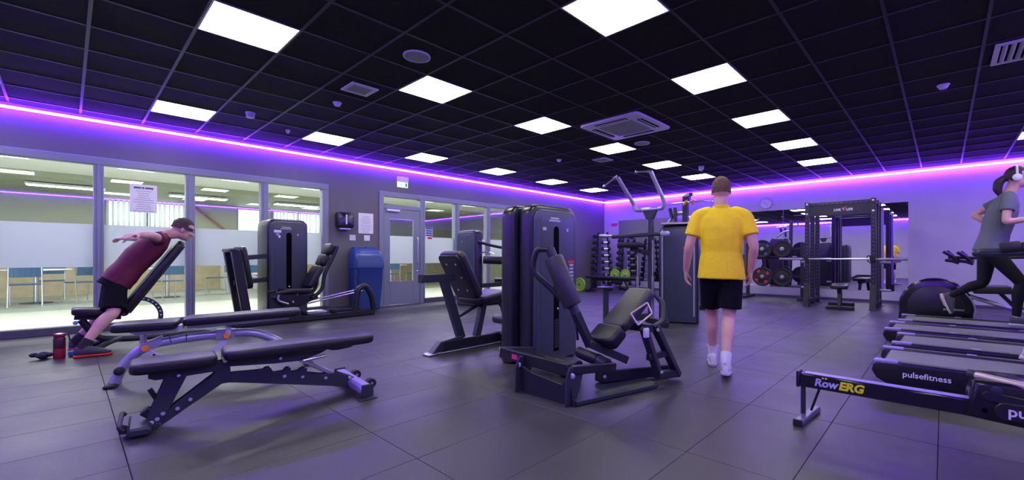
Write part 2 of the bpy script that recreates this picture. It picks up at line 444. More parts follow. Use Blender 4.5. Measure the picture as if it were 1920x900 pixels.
t = BM(); bx(t, XL - .02, XL + .025, 4.365, 4.50, .02, 1.995, .004); bx(t, XL - .02, XL + .025, 5.04, 5.195, .02, 1.995, .004)
bx(t, XL - .02, XL + .025, 4.50, 5.04, 1.80, 1.995); bx(t, XL - .02, XL + .025, 4.50, 5.04, .02, .50); leaf = obj('door_leaf', t, m_frame, D)
t = BM(); bx(t, XL, XL + .005, 4.50, 5.04, .50, 1.80); obj('door_pane', t, m_glass, leaf, smooth=False)
t = BM(); bx(t, XL + .0055, XL + .006, 4.502, 5.038, .87, 1.445); obj('frosted_film', t, m_film, leaf, smooth=False)
t = BM(); tube(t, [(XL + .025, 5.12, .88), (XL + .075, 5.12, .88), (XL + .075, 5.12, 1.42), (XL + .025, 5.12, 1.42)], .012, 8, .03); obj('pull_handle', t, m_steel, leaf)
t = BM(); lathe(t, [(.022, 0), (.022, .012), (.012, .016)], (XL + .025, 5.13, .70), (1, 0, 0), 14); obj('lock', t, m_chrome, leaf)
t = BM(); bx(t, XL + .025, XL + .075, 4.42, 4.70, 1.945, 1.99, .006); obj('door_closer', t, m_white, D)
t = BM(); bx(t, XL - .02, XL + .03, 4.365, 5.195, 0, .018, .003); obj('threshold', t, m_steel, D)

# items on the grey wall
def paper_sheet(name, c, w, h, nx, label, cat, lines, group=None, head=False):
    """sheet on a wall facing +X"""
    P = thing(name, label, cat, (nx, c[0], c[1]), 0, group)
    t = BM(); bx(t, nx, nx + .0025, c[0] - w / 2, c[0] + w / 2, c[1] - h / 2, c[1] + h / 2); obj('sheet', t, m_paper, P, smooth=False)
    t = BM(); rr = random.Random(int(c[0] * 100))
    for k in range(lines):
        z = c[1] + h * (.34 - .78 * k / max(lines - 1, 1)); l = w * rr.uniform(.35, .8)
        bx(t, nx + .0026, nx + .003, c[0] - l / 2, c[0] + l / 2, z - h * .012, z + h * .012)
    if lines: obj('print', t, m_greyink, P, smooth=False)
    if head:
        t = BM()
        for k, (a, e) in enumerate(((-.36, -.10), (-.07, .02), (.05, .36))): bx(t, nx + .0026, nx + .003, c[0] + a * w, c[0] + e * w, c[1] + h * .36, c[1] + h * .41)
        obj('heading', t, m_ink, P, smooth=False)
    return P
paper_sheet('notice', (4.0, 1.67), .30, .40, XL + .001, 'white printed notice on the grey wall above the blue bin', 'notice', 12)
paper_sheet('window_notice', (.745, 1.84), .29, .40, XL - .034, 'white notice stuck inside the window bay behind the leaning man', 'notice', 11, head=True)
for (cy, lab) in ((3.735, 'small white wall plate below the hand towel dispenser'), (4.02, 'small white wall plate under the printed notice')):
    T = thing('wall_plate', lab, 'wall plate', (XL, cy, 1.38), 0, 'wall plates by the bin')
    t = BM(); bx(t, XL, XL + .009, cy - .06, cy + .06, 1.325, 1.435, .004); obj('plate', t, m_white, T)
    t = BM(); bx(t, XL + .009, XL + .013, cy - .02, cy + .02, 1.36, 1.40, .002); obj('switch', t, m_paper, T)
T = thing('towel_dispenser', 'glossy dark hand towel dispenser on the grey wall', 'dispenser', (XL, 3.55, 1.5))
t = BM(); prism(t, rrect(.31, .30, .05, 6), (XL + .09, 3.545, 1.70), (0, 1, 0), (0, 0, 1), (1, 0, 0), .17, .03, 3); obj('cover', t, m_gloss, T)
t = BM(); bx(t, XL, XL + .13, 3.44, 3.65, 1.515, 1.56, .012); obj('outlet', t, m_steel, T)
t = BM(); bx(t, XL + .176, XL + .178, 3.53, 3.56, 1.62, 1.80); obj('window_strip', t, m_steel, T)
T = thing('exit_sign', 'white and green running man exit sign above the grey door', 'exit sign', (XL, 4.78, 2.47))
m_exitg = mat('exit_lit', (.7, .9, .75), .4, emit=(.80, 1.0, .84), power=1.1); m_exitp = mat('exit_green', (.02, .42, .12), .5, emit=(.05, .8, .2), power=.35)
t = BM(); bx(t, XL + .01, XL + .05, 4.65, 4.91, 2.58, 2.69, .006); obj('housing', t, m_white, T)
t = BM(); bx(t, XL + .022, XL + .034, 4.66, 4.90, 2.47, 2.58); sg = obj('lit_panel', t, m_exitg, T)
t = BM()
bx(t, XL + .0345, XL + .036, 4.835, 4.885, 2.485, 2.565)
ball(t, (XL + .035, 4.74, 2.558), (.001, .010, .010), 8, 6)
for p, q in (((4.74, 2.545), (4.745, 2.515)), ((4.745, 2.515), (4.72, 2.495)), ((4.745, 2.515), (4.768, 2.49)), ((4.74, 2.54), (4.765, 2.53)), ((4.74, 2.54), (4.718, 2.528))):
    beam(t, (XL + .0355, *p), (XL + .0355, *q), .008, .0012, (1, 0, 0), 0)
beam(t, (XL + .0355, 4.69, 2.525), (XL + .0355, 4.66, 2.525), .01, .0012, (1, 0, 0), 0)
tag(obj('running_man', t, m_exitp, sg), kind='stuff')
T = thing('door_notice', 'small blue and red safety notice on the glass beside the door', 'notice', (XL - .034, 5.45, 1.4))
t = BM(); bx(t, XL - .0345, XL - .032, 5.37, 5.55, 1.40, 1.66); obj('sheet', t, m_paper, T, smooth=False)
t = BM()
for k in range(4): bx(t, XL - .0318, XL - .031, 5.38, 5.54, 1.47 + k * .05, 1.505 + k * .05)
obj('blue_print', t, mat('blue_print', (.02, .05, .35), .5), T, smooth=False)
t = BM(); bx(t, XL - .0318, XL - .031, 5.42, 5.54, 1.405, 1.45); obj('red_print', t, m_red, T, smooth=False)

# mirror on the end wall
T = thing('wall_mirror', 'long frameless mirror of several panels on the end wall', 'mirror', (-4.2, YB, .25))
n = 6; w = (7.85 - .55) / n
for k in range(n):
    t = BM(); bx(t, -7.85 + k * w + .002, -7.85 + (k + 1) * w - .002, YB - .008, YB - .0005, .25, 2.2, .002); obj('mirror_panel', t, m_mirror, T, smooth=False)
# clock
T = thing('wall_clock', 'round pale wall clock above the mirror', 'clock', (-3.38, YB, 2.38))
t = BM(); lathe(t, [(.15, 0), (.15, .03), (.142, .034), (.135, .026)], (-3.38, YB, 2.40), (0, -1, 0), 28); obj('rim', t, m_lav, T)
t = BM(); lathe(t, [(.136, .0), (.136, .027)], (-3.38, YB, 2.40), (0, -1, 0), 28); f = obj('face', t, m_paper, T)
t = BM(); beam(t, (-3.38, YB - .028, 2.40), (-3.44, YB - .028, 2.43), .009, .002, (0, 1, 0), 0); beam(t, (-3.38, YB - .029, 2.40), (-3.33, YB - .029, 2.34), .006, .002, (0, 1, 0), 0); obj('hands', t, m_ink, f)
T = thing('pink_sign', 'small pink sign with white figures near the room corner', 'sign', (-8.03, YB, 2.08))
t = BM(); bx(t, -8.14, -7.90, YB - .005, YB, 2.03, 2.13); obj('board', t, m_pink, T, smooth=False)
t = BM()
for k in range(3): lathe(t, [(.028, 0), (.028, .004)], (-8.09 + k * .075, YB - .004, 2.15), (0, -1, 0), 12)
obj('symbols', t, m_paper, T)

# ---------------------------------------------------------------- ceiling fittings
rows = {-13: 'row nearest the windows', -8: 'row over the weight machines', -4: 'row over the walking man', 1: 'row over the treadmills'}
ordn = ['first', 'second', 'third', 'fourth', 'fifth', 'sixth', 'seventh', 'eighth']
cnt = {}
LP = None
for (i, j) in LIGHTS:
    cnt[i] = cnt.get(i, -1) + 1
    x, y = GX0 + (i + .5) * .6, GY0 + (j + .5) * .6
    lab = 'lit square ceiling panel, %s from the front in the %s' % (ordn[cnt[i]], rows[i])
    if LP is None:
        LP = thing('ceiling_light', lab, 'ceiling light', (x, y, H), 0, 'square LED ceiling panels')
        t = BM()
        for (a0, a1, c0, c1) in ((-.298, .298, -.298, -.286), (-.298, .298, .286, .298), (-.298, -.286, -.286, .286), (.286, .298, -.286, .286)): bx(t, a0, a1, c0, c1, -.006, .03)
        obj('frame', t, m_white, LP, local=True, smooth=False)
        t = BM(); bx(t, -.286, .286, -.286, .286, -.004, .004); obj('diffuser', t, m_panel, LP, local=True, smooth=False)
    else:
        c = copy_tree(LP); c.location = (x, y, H); c['label'] = lab
for (x, y, r, lab) in ((-3.64, 2.22, .125, 'round pale ceiling speaker between the two nearest light rows'), (-3.67, 6.43, .125, 'round pale ceiling speaker beyond the air conditioning cassette')):
    T = thing('ceiling_speaker', lab, 'speaker', (x, y, H), 0, 'ceiling speakers')
    t = BM(); lathe(t, [(r, .0), (r, .012), (r * .93, .016), (r * .9, .010)], (x, y, H), (0, 0, -1), 32); obj('ring', t, m_white, T)
    t = BM(); lathe(t, [(r * .91, 0), (r * .91, .011), (r * .5, .014)], (x, y, H), (0, 0, -1), 32); obj('grille', t, mat('speaker_grille', (.34, .36, .40), .6), T)
for (x, y, w, slats, lab) in ((-4.82, 2.22, .30, 0, 'square pale ceiling vent near the windows side lights'), (-4.85, 7.0, .30, 0, 'square grey ceiling vent far past the air conditioner'), (.62, 5.85, .56, 9, 'white slatted ceiling air grille at the right edge')):
    T = thing('ceiling_vent', lab, 'vent', (x, y, H), 0, 'ceiling vents')
    h = w / 2; t = BM()
    for (a0, a1, c0, c1) in ((-h, h, -h, -h + .04), (-h, h, h - .04, h), (-h, -h + .04, -h + .04, h - .04), (h - .04, h, -h + .04, h - .04)): bx(t, x + a0, x + a1, y + c0, y + c1, H - .018, H, .003)
    obj('frame', t, m_white, T)
    if slats:
        t = BM(); bx(t, x - h + .04, x + h - .04, y - h + .04, y + h - .04, H - .004, H - .001); obj('backing', t, m_slot, T)
        for k in range(slats):
            xx = x - h + .07 + k * (w - .14) / (slats - 1); t = BM(); box(t, (xx, y, H - .012), (.034, w - .085, .004), Matrix.Rotation(.6, 3, 'Y'), 0); obj('slat', t, m_white, T)
    else:
        t = BM(); bx(t, x - h + .04, x + h - .04, y - h + .04, y + h - .04, H - .012, H - .001); obj('grille', t, MATS['speaker_grille'], T)
x, y = AC
T = thing('air_conditioner', 'square ceiling cassette air conditioner with central grille', 'air conditioner', (x, y, H))
t = BM(); prism(t, rrect(.95, .95, .06, 5), (x, y, H - .018), (1, 0, 0), (0, 1, 0), (0, 0, -1), .036, .012, 2); obj('fascia', t, m_white, T)
t = BM(); bx(t, x - .27, x + .27, y - .27, y + .27, H - .044, H - .034, .004); obj('centre_grille', t, MATS['speaker_grille'], T)
for k in range(4):
    M = Matrix.Translation((x, y, 0)) @ Matrix.Rotation(k * pi / 2, 4, 'Z')
    t = BM(); bx(t, -.25, .25, .335, .405, H - .040, H - .035); t.transform(M); f = obj('outlet', t, m_slot, T)
    t = BM(); bx(t, -.24, .24, .365, .378, H - .046, H - .038); t.transform(M); obj('flap', t, m_white, f)
def dome(name, x, y, r, lab, cat, prof):
    T = thing(name, lab, cat, (x, y, H), 0, 'small ceiling detectors')
    t = BM(); lathe(t, [(r, 0), (r, .012), (r * .92, .016)], (x, y, H), (0, 0, -1), 20); obj('base', t, m_white, T)
    t = BM(); lathe(t, [(r * .8, .014)] + [(r * a, .014 + h) for a, h in prof], (x, y, H), (0, 0, -1), 20); obj('sensor', t, m_white, T)
sm = [(.8, .012), (.6, .03), (.3, .034)]
dome('smoke_detector', -6.67, 1.62, .055, 'white beacon detector on the ceiling above the window bays', 'detector', [(.9, .01), (.85, .05), (.4, .06)])
dome('smoke_detector', -5.45, 2.23, .05, 'white smoke detector beside the square vent near the windows', 'detector', sm)
dome('smoke_detector', -5.47, 6.43, .05, 'white smoke detector in the middle distance left of the far vent', 'detector', sm)
dome('smoke_detector', -3.71, 8.92, .06, 'white beacon detector above the walking man', 'detector', [(.9, .01), (.85, .05), (.3, .08)])
dome('smoke_detector', 0.0, 6.49, .055, 'white smoke detector on the ceiling over the treadmills', 'detector', sm)
dome('smoke_detector', -7.18, 2.22, .03, 'tiny white sensor on the ceiling close to the purple line', 'detector', sm)
# ---------------------------------------------------------------- room behind the glass
CX0, CX1, CY0, CY1, CH = -17.0, XL - .14, -7.0, YB + .14, 2.78
m_cwall = mat('sage_wall', (.36, .39, .28), .7, var=.03, scale=2)
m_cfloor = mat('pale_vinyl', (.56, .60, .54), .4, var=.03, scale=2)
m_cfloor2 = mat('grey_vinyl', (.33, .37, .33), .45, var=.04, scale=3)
m_wood = mat('tan_panel', (.42, .36, .23), .5, var=.1, scale=6)
m_cceil = mat('cafe_ceiling', (.86, .86, .82), .8)
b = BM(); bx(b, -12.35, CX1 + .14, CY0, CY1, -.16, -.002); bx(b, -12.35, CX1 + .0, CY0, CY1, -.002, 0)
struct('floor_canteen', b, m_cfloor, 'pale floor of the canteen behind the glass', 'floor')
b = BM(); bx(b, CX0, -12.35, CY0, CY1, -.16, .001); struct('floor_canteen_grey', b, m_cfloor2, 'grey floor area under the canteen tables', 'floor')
b = BM(); bx(b, CX0 - .1, CX1, CY0, CY1, CH, CH + .15); struct('ceiling_canteen', b, m_cceil, 'white canteen ceiling behind the glass', 'ceiling')
b = BM(); bx(b, CX0, -13.7, CY0, CY1, 2.66, CH); struct('ceiling_soffit', b, m_cwall, 'lower sage soffit along the far side of the canteen', 'ceiling')
WINS = [(.7, 2.45), (3.75, 4.5), (4.75, 6.45)]
b = BM(); ya = CY0 - .1
for (y0, y1) in WINS: bx(b, CX0 - .12, CX0, ya, y0, 0, CH); bx(b, CX0 - .12, CX0, y0, y1, 0, 1.30); bx(b, CX0 - .12, CX0, y0, y1, 2.60, CH); ya = y1
bx(b, CX0 - .12, CX0, ya, CY1, 0, CH)
struct('wall_canteen_far', b, m_cwall, 'sage green canteen wall with windows', 'wall')
b = BM(); bx(b, CX0, CX1, CY0 - .1, CY0, 0, CH); struct('wall_canteen_near', b, m_cwall, 'sage green canteen side wall', 'wall')
b = BM(); bx(b, CX0, CX1, CY1 - .1, CY1, 0, CH); struct('wall_canteen_end', b, m_cwall, 'sage green canteen end wall', 'wall')
b = BM(); bx(b, CX0, CX0 + .03, CY0, CY1, 0, .82); struct('trim_1', b, m_wood, 'tan panelled dado along the canteen wall', 'trim')
m_blind = film_mat('blind_fabric', (.75, .78, .74), .05)
for k, (y0, y1) in enumerate(WINS):
    W = thing('window_%d' % (k + 3), ['canteen window with open vertical blinds behind the notice', 'narrow bright canteen window without blinds', 'canteen window with vertical blinds behind the leg press'][k], 'window', (CX0, y0, 1.3), 0, None, 'structure')
    t = BM(); w = .05
    bx(t, CX0 - .1, CX0 - .02, y0, y1, 1.30, 1.30 + w); bx(t, CX0 - .1, CX0 - .02, y0, y1, 2.62 - w, 2.62)
    for yy in ([y0, y1 - w] + ([(y0 + y1) / 2 - w / 2] if y1 - y0 > 1 else [])): bx(t, CX0 - .1, CX0 - .02, yy, yy + w, 1.30 + w, 2.62 - w)
    bx(t, CX0 - .1, CX0 - .02, y0, y1, 1.86, 1.90); obj('window_frame', t, m_frame, W)
    t = BM(); bx(t, CX0 - .06, CX0 - .055, y0, y1, 1.31, 2.61); obj('pane', t, m_glass, W, smooth=False)
    if k != 1:
        t = BM(); bx(t, CX0 + .02, CX0 + .07, y0 - .05, y1 + .05, 2.62, 2.67); obj('blind_rail', t, m_white, W)
        nn = int((y1 - y0) / .105)
        for q in range(nn):
            t = BM(); yy = y0 + (q + .5) * (y1 - y0) / nn; box(t, (CX0 + .045, yy, 1.98), (.004, .088, 1.26), Matrix.Rotation(.75 + .2 * math.sin(q * 1.7), 3, 'Z')); obj('blind_slat', t, m_blind, W, smooth=False)
# canteen light panels; the near row is added out of view to brighten the room
q0 = None
ci = 0
for xi, x in enumerate((-9.75, -14.7)):
    for yi, y in enumerate((-4.8, -2.4, 0.0, 2.4, 4.8, 7.2, 9.6)):
        CZ = CH - .021 if xi == 0 else 2.66 - .021
        lab = 'canteen ceiling light panel, %s across and %s along behind the glass' % (ordn[xi], ordn[yi])
        if q0 is None:
            q0 = thing('canteen_light', lab, 'ceiling light', (x, y, CZ), 0, 'canteen ceiling lights')
            t = BM(); bx(t, -.32, .32, -.62, .62, -.05, 0, .004); obj('housing', t, m_white, q0, local=True, smooth=False)
            t = BM(); bx(t, -.29, .29, -.59, .59, -.056, -.051); obj('diffuser', t, m_cafe_light, q0, local=True, smooth=False)
        else:
            if xi == 1 and yi in (1, 5, 6): continue
            c = copy_tree(q0); c.location = (x, y, CZ); c['label'] = lab; c.scale = (.45 if xi else 1, 1, 1)
# chairs and tables
CH0 = None
def chair(x, y, rz, label):
    global CH0
    if CH0 is None:
        T = CH0 = thing('canteen_chair', label, 'chair', (0, 0, 0), 0, 'blue canteen chairs')
        t = BM(); pad(t, (0, 0, .45), .42, .44, .022, (1, 0, 0), (0, 0, 1), .06, .008); obj('seat', t, m_chairblue, T, local=True)
        t = BM(); P = []
        for k in range(7):
            a = (k - 3) / 3; P.append(((-.21 - .03 * (1 - a * a)), a * .23))
        for k in range(6):
            (xa, ya_), (xb, yb_) = P[k], P[k + 1]
            beam(t, (xa, ya_, .73), (xb, yb_, .73), .014, .26, (0, 0, 1), .002)
        obj('backrest', t, m_chairblue, T, local=True)
        for sy in (-1, 1):
            t = BM(); tube(t, [(-.26, sy * .225, .01), (-.20, sy * .22, .44), (-.23, sy * .215, .86)], .012, 8, .05); obj('leg', t, m_steel, T, local=True)
            t = BM(); tube(t, [(.20, sy * .22, .01), (.17, sy * .215, .44)], .012, 8); obj('leg', t, m_steel, T, local=True)
        c = T
    else: c = copy_tree(CH0); c['label'] = label
    c.location = (x, y, 0); c.rotation_euler = (0, 0, rz)
def round_table(x, y, label):
    T = thing('canteen_table', label, 'table', (x, y, 0), 0, 'canteen tables')
    t = BM(); lathe(t, [(.52, 0), (.54, .01), (.54, .02), (.52, .03)], (x, y, .71), (0, 0, 1), 28); obj('table_top', t, m_white, T)
    t = BM(); cyl(t, (x, y, .02), (x, y, .71), .04); obj('pedestal', t, m_steel, T)
    t = BM(); lathe(t, [(.25, 0), (.25, .012), (.05, .03)], (x, y, 0), (0, 0, 1), 24); obj('base', t, m_black, T)
chair(-13.72, -.56, pi, 'blue canteen chair seen square from behind at the left edge')
chair(-15.45, -.25, 0, 'blue canteen chair on the far side of the left table')
chair(-14.15, .22, pi + .5, 'blue canteen chair turned slightly, right of the left table')
chair(-14.4, -1.35, pi / 2, 'blue canteen chair cut by the left picture edge')
round_table(-14.55, -.45, 'round canteen table among the leftmost blue chairs')
chair(-13.3, 1.6, pi + .3, 'blue canteen chair behind the leaning man\'s bench')
chair(-14.55, 2.75, -1.9, 'blue canteen chair right of the second window post')
round_table(-14.3, 1.7, 'round canteen table seen under the inclined bench')
chair(-13.5, 3.3, pi, 'blue canteen chair seen left of the leg press')
chair(-15.5, 4.1, 0, 'blue canteen chair seen between the leg press posts')
round_table(-14.55, 3.95, 'round canteen table behind the leg press')
chair(-13.4, 7.2, pi, 'blue canteen chair seen at the left through the door glass')
chair(-13.5, 8.15, pi, 'blue canteen chair seen at the right through the door glass')
round_table(-14.3, 7.7, 'round canteen table seen through the door glass')
T = thing('handrail', 'thin red brown sloping handrail on the canteen wall', 'handrail', (CX0, 2.9, 1.6))
t = BM(); cyl(t, (-16.9, 2.55, 2.62), (-16.9, 3.7, 1.62), .028); obj('rail', t, mat('red_brown', (.33, .09, .06), .5), T)
t = BM()
for k in (.15, .85): cyl(t, (-17.0, 2.55 + 1.15 * k, 2.62 - k), (-16.9, 2.55 + 1.15 * k, 2.62 - k), .012, 8)
obj('bracket', t, m_steel, T)
T = thing('serving_counter', 'white serving counter with small goods by the canteen wall', 'counter', (-16.4, 3.9, 0))
t = BM(); bx(t, -16.95, -16.0, 3.3, 4.6, 0, 1.42, .01); obj('body', t, m_white, T)
t = BM(); bx(t, -16.97, -15.97, 3.27, 4.63, 1.42, 1.46, .005); obj('top', t, m_wood, T)
solid('tan_box', bx(BM(), -16.3, -16.1, 3.5, 3.66, 1.46, 1.62, .01), m_wood, 'small brown box on the serving counter', 'box', base=(-16.2, 3.58, 1.46))
# ---------------------------------------------------------------- benches
def frame_fn(ox, oy, ang):
    a = math.radians(ang); e = V((math.cos(a), math.sin(a), 0)); n = V((-math.sin(a), math.cos(a), 0))
    return lambda s, y, z: V((ox, oy, 0)) + e * s + n * y + V((0, 0, z)), e, n

# nearest bench: dark slate adjustable bench; near side is y<0
P, E_, N_ = frame_fn(-3.42, .25, 84.2)
T = thing('adjustable_bench', 'dark slate adjustable bench with black pads, nearest the camera', 'bench', (-3.42, .25, 0), 0, 'adjustable benches on the left')
ZP = V((0, 0, 1))
t = BM(); pad(t, P(.19, 0, .372), .40, .28, .062, E_, ZP, .06, .02); obj('seat_pad', t, m_pad, T)
t = BM(); pad(t, P(.885, 0, .385), .93, .29, .066, E_, ZP, .07, .022, .82); obj('backrest_pad', t, m_pad, T)
def plate(bm, pts, y, th, bev=.003): return prism(bm, [(a, c) for a, c in pts], P(0, y, 0), E_, ZP, N_, th, bev)
for sy in (-1, 1):
    y = sy * .036
    t = BM(); plate(t, [(.07, .335), (.07, .30), (.10, .285), (.24, .285), (.42, .29), (.44, .345), (.24, .345)], y, .008); obj('seat_rail', t, m_char2, T)
    t = BM(); plate(t, [(.16, .33), (.225, .33), (.245, .29), (.125, .02), (.05, .02), (.06, .06)], y * 1.05, .010); obj('front_leg_plate', t, m_char2, T)
    t = BM(); plate(t, [(.415, .35), (.455, .35), (.46, .265), (.46, .205), (.415, .205), (.24, .09), (.13, .015), (.09, .05), (.22, .15), (.37, .265)], y * .9, .009); obj('brace_plate', t, m_char2, T)
    t = BM(); plate(t, [(.44, .262), (.64, .250), (.655, .262), (.68, .262), (.70, .222), (.76, .222), (.775, .242), (.80, .242), (.80, .207), (.85, .207), (.87, .222), (.90, .222), (.90, .187), (1.0, .16), (1.12, .15), (1.22, .10), (1.235, .045), (1.20, .03), (.66, .158), (.44, .208)], y * .8, .008); obj('spine_plate', t, m_char2, T)
    t = BM(); plate(t, [(.42, .355), (.42, .31), (.70, .285), (.86, .28), (.98, .31), (1.03, .335), (1.06, .325), (1.10, .32), (1.19, .328), (1.24, .35)], y * .95, .007); obj('back_rail', t, m_char2, T)
t = BM(); beam(t, P(.84, 0, .295), P(1.08, 0, .145), .045, .028); obj('support_strut', t, m_steel, T)
t = BM(); cyl(t, P(.86, -.10, .29), P(1.0, -.10, .305), .011, 10); cyl(t, P(.86, -.10, .29), P(.86, .03, .29), .009, 8); obj('adjuster_handle', t, m_chrome, T)
t = BM(); beam(t, P(1.22, -.30, .062), P(1.22, .30, .062), .085, .07, bev=.018); obj('rear_crossbar', t, m_lav, T)
for sy in (-1, 1):
    t = BM(); beam(t, P(1.22, sy * .30, .005), P(1.22, sy * .33, .005), .13, .010); beam(t, P(1.22, sy * .301, .06), P(1.22, sy * .312, .06), .085, .09, bev=.012); obj('end_foot', t, m_char2, T)
    t = BM(); cyl(t, P(1.295, sy * .16 - .025, .07), P(1.295, sy * .16 + .025, .07), .034, 18); w = obj('wheel', t, m_rubber, T)
    t = BM(); cyl(t, P(1.295, sy * .16 - .03, .07), P(1.295, sy * .16 + .03, .07), .010, 10); obj('axle', t, m_chrome, w)
t = BM(); beam(t, P(.035, -.16, .035), P(.035, .16, .035), .10, .05, bev=.012); obj('front_crossbar', t, m_char2, T)
t = BM(); plate(t, [(-.05, .07), (-.05, .01), (.11, .0), (.13, .03), (.09, .05), (.0, .05)], -.045, .010); obj('front_foot', t, m_char2, T)
t = BM(); tube(t, [P(-.03, -.16, .06), P(-.045, -.16, .08), P(-.045, .16, .08), P(-.03, .16, .06)], .011, 8, .02); obj('lift_handle', t, m_rubber, T)
t = BM(); beam(t, P(.075, -.0, .235), P(.13, 0, .12), .05, .022); beam(t, P(.05, 0, .115), P(.11, 0, .06), .06, .05); obj('seat_adjuster', t, m_char, T)
t = BM(); cyl(t, P(.428, -.075, .355), P(.428, .075, .355), .013, 12); obj('hinge_pin', t, m_chrome, T)
bolts(T, [P(.205, -.046, .296), P(.085, -.046, .045), P(.11, -.046, .06), P(.135, -.044, .085), P(.20, -.044, .10), P(.26, -.044, .142), P(.735, -.043, .317), P(.76, -.036, .19), P(.87, -.036, .165), P(1.02, -.036, .13), P(1.185, -.036, .105), P(1.185, -.036, .07)], -N_, .012)

# silver bench behind it
P, E_, N_ = frame_fn(-4.76, .22, 74.2)
T = thing('adjustable_bench', 'silver tube bench with orange knobs behind the nearest bench', 'bench', (-4.76, .22, 0), 0, 'adjustable benches on the left')
t = BM(); pad(t, P(.225, 0, .455), .40, .30, .065, E_, ZP, .06, .02); obj('seat_pad', t, m_pad, T)
t = BM(); pad(t, P(.875, 0, .485), .84, .30, .065, E_ + ZP * .03, ZP - E_ * .03, .07, .02, .9); obj('backrest_pad', t, m_pad, T)
t = BM(); tube(t, [P(.03, 0, .02), P(.085, 0, .17), P(.22, 0, .30), P(.50, 0, .335), P(.95, 0, .345), P(1.18, 0, .20), P(1.36, 0, .02)], .036, 14, .16); obj('main_tube', t, m_silver, T)
for s in (.02, 1.37):
    t = BM(); beam(t, P(s, -.10, .012), P(s, .10, .012), .07, .024, bev=.008); obj('foot', t, m_rubber, T)
t = BM(); plate(t, [(.12, .425), (.12, .41), (.16, .385), (.42, .395), (.44, .425)], 0, .07); obj('seat_bracket', t, m_silverl, T)
t = BM(); plate(t, [(.47, .455), (.475, .415), (.56, .405), (1.20, .435), (1.21, .45)], 0, .06); obj('back_bracket', t, m_silverl, T)
t = BM(); plate(t, [(.17, .235), (.19, .31), (.31, .365), (.33, .30), (.23, .245)], 0, .085); obj('front_clamp', t, m_silver, T)
t = BM(); plate(t, [(.67, .385), (.67, .30), (.80, .295), (.80, .38)], 0, .09); obj('rear_clamp', t, m_silver, T)
t = BM(); cyl(t, P(.20, 0, .31), P(.20, 0, .41), .022, 12); obj('seat_post', t, m_chrome, T)
def arc(bm, pts, w, y, th):
    pts = rounded([V((a, c, 0)) for a, c in pts], .08, 6); L = []; R = []
    for i, p in enumerate(pts):
        d = (pts[min(i + 1, len(pts) - 1)] - pts[max(i - 1, 0)]).normalized(); n = V((-d.y, d.x, 0))
        L.append((p + n * w / 2).xy); R.append((p - n * w / 2).xy)
    return prism(bm, L + R[::-1], P(0, y, 0), E_, ZP, N_, th, .002)
t = BM(); arc(t, [(.225, .275), (.28, .21), (.395, .185)], .036, -.052, .008); a1 = obj('seat_arc', t, m_silverl, T)
t = BM(); arc(t, [(.76, .40), (.745, .29), (.61, .18)], .040, -.055, .008); a2 = obj('back_arc', t, m_silverl, T)
for p, a in (((.275, .222), a1), ((.315, .203), a1), ((.375, .189), a1), ((.70, .245), a2), ((.645, .205), a2), ((.752, .365), a2)):
    t = BM(); lathe(t, [(.009, 0), (.009, .002)], P(p[0], -.0565, p[1]), -N_, 10); obj('pin_hole', t, m_slot, a)
for p in ((.225, .283), (.745, .332)):
    t = BM(); lathe(t, [(.012, 0), (.026, .004), (.027, .022), (.020, .032)], P(p[0], -.058, p[1]), -N_, 18); obj('knob', t, m_orange, T)
t = BM(); lathe(t, [(.03, 0), (.034, .02), (.03, .04), (.01, .05)], P(.07, -.03, .12), -N_, 16); obj('bumper', t, m_rubber, T)
t = BM(); cyl(t, P(.43, -.06, .425), P(.43, .06, .425), .022, 12); obj('hinge', t, m_silverl, T)
t = BM(); cyl(t, P(.37, 0, .325), P(.375, 0, .326), .040, 14); cyl(t, P(.47, 0, .333), P(.475, 0, .333), .040, 14); obj('tube_collar', t, m_char, T)

# inclined bench under the leaning man
P, E_, N_ = frame_fn(-6.62, 0, 90)
T = thing('incline_bench', 'black incline bench with raised backrest by the window', 'bench', (-6.62, 0.3, 0), 0, 'adjustable benches on the left')
t = BM(); pad(t, P(.22, 0, .425), .38, .30, .07, (V(E_) * 1 - ZP * .10), (ZP + E_ * .10), .06, .02); obj('seat_pad', t, m_pad, T)
bd = V((0, .50, .78)).normalized(); bn = V((0, -bd.z, bd.y))
t = BM(); pad(t, P(.66, 0, .79), .93, .30, .07, bd, bn, .07, .02); obj('backrest_pad', t, m_pad, T)
t = BM(); beam(t, P(.46, 0, .39), P(.93, 0, 1.13), .07, .035); obj('back_rail', t, m_char, T)
t = BM(); beam(t, P(.05, 0, .375), P(.40, 0, .345), .08, .04); obj('seat_rail', t, m_char, T)
t = BM(); tube(t, [P(.10, 0, .35), P(.22, 0, .13), P(.50, 0, .10), P(1.12, 0, .10), P(1.3, 0, .04)], .034, 12, .1); obj('base_beam', t, m_char, T)
t = BM(); tube(t, [P(.08, -.20, .04), P(.18, -.2, .04), P(.30, -.12, .10), P(.40, 0, .12)], .026, 10, .06); tube(t, [P(.08, .20, .04), P(.18, .2, .04), P(.30, .12, .10), P(.40, 0, .12)], .026, 10, .06); obj('front_foot', t, m_char, T)
t = BM(); beam(t, P(1.3, -.26, .03), P(1.3, .26, .03), .06, .05, bev=.015); obj('rear_foot', t, m_char, T)
t = BM()
pts = [(.52 + .23 * math.sin(a), .34 + .23 * math.cos(a)) for a in [math.radians(k) for k in range(-10, 106, 8)]]
pin = [(.52 + .185 * math.sin(a), .34 + .185 * math.cos(a)) for a in [math.radians(k) for k in range(-10, 106, 8)]]
prism(t, pts + pin[::-1], P(0, -.02, 0), E_, ZP, N_, .012, .002); ar = obj('angle_arc', t, m_char2, T)
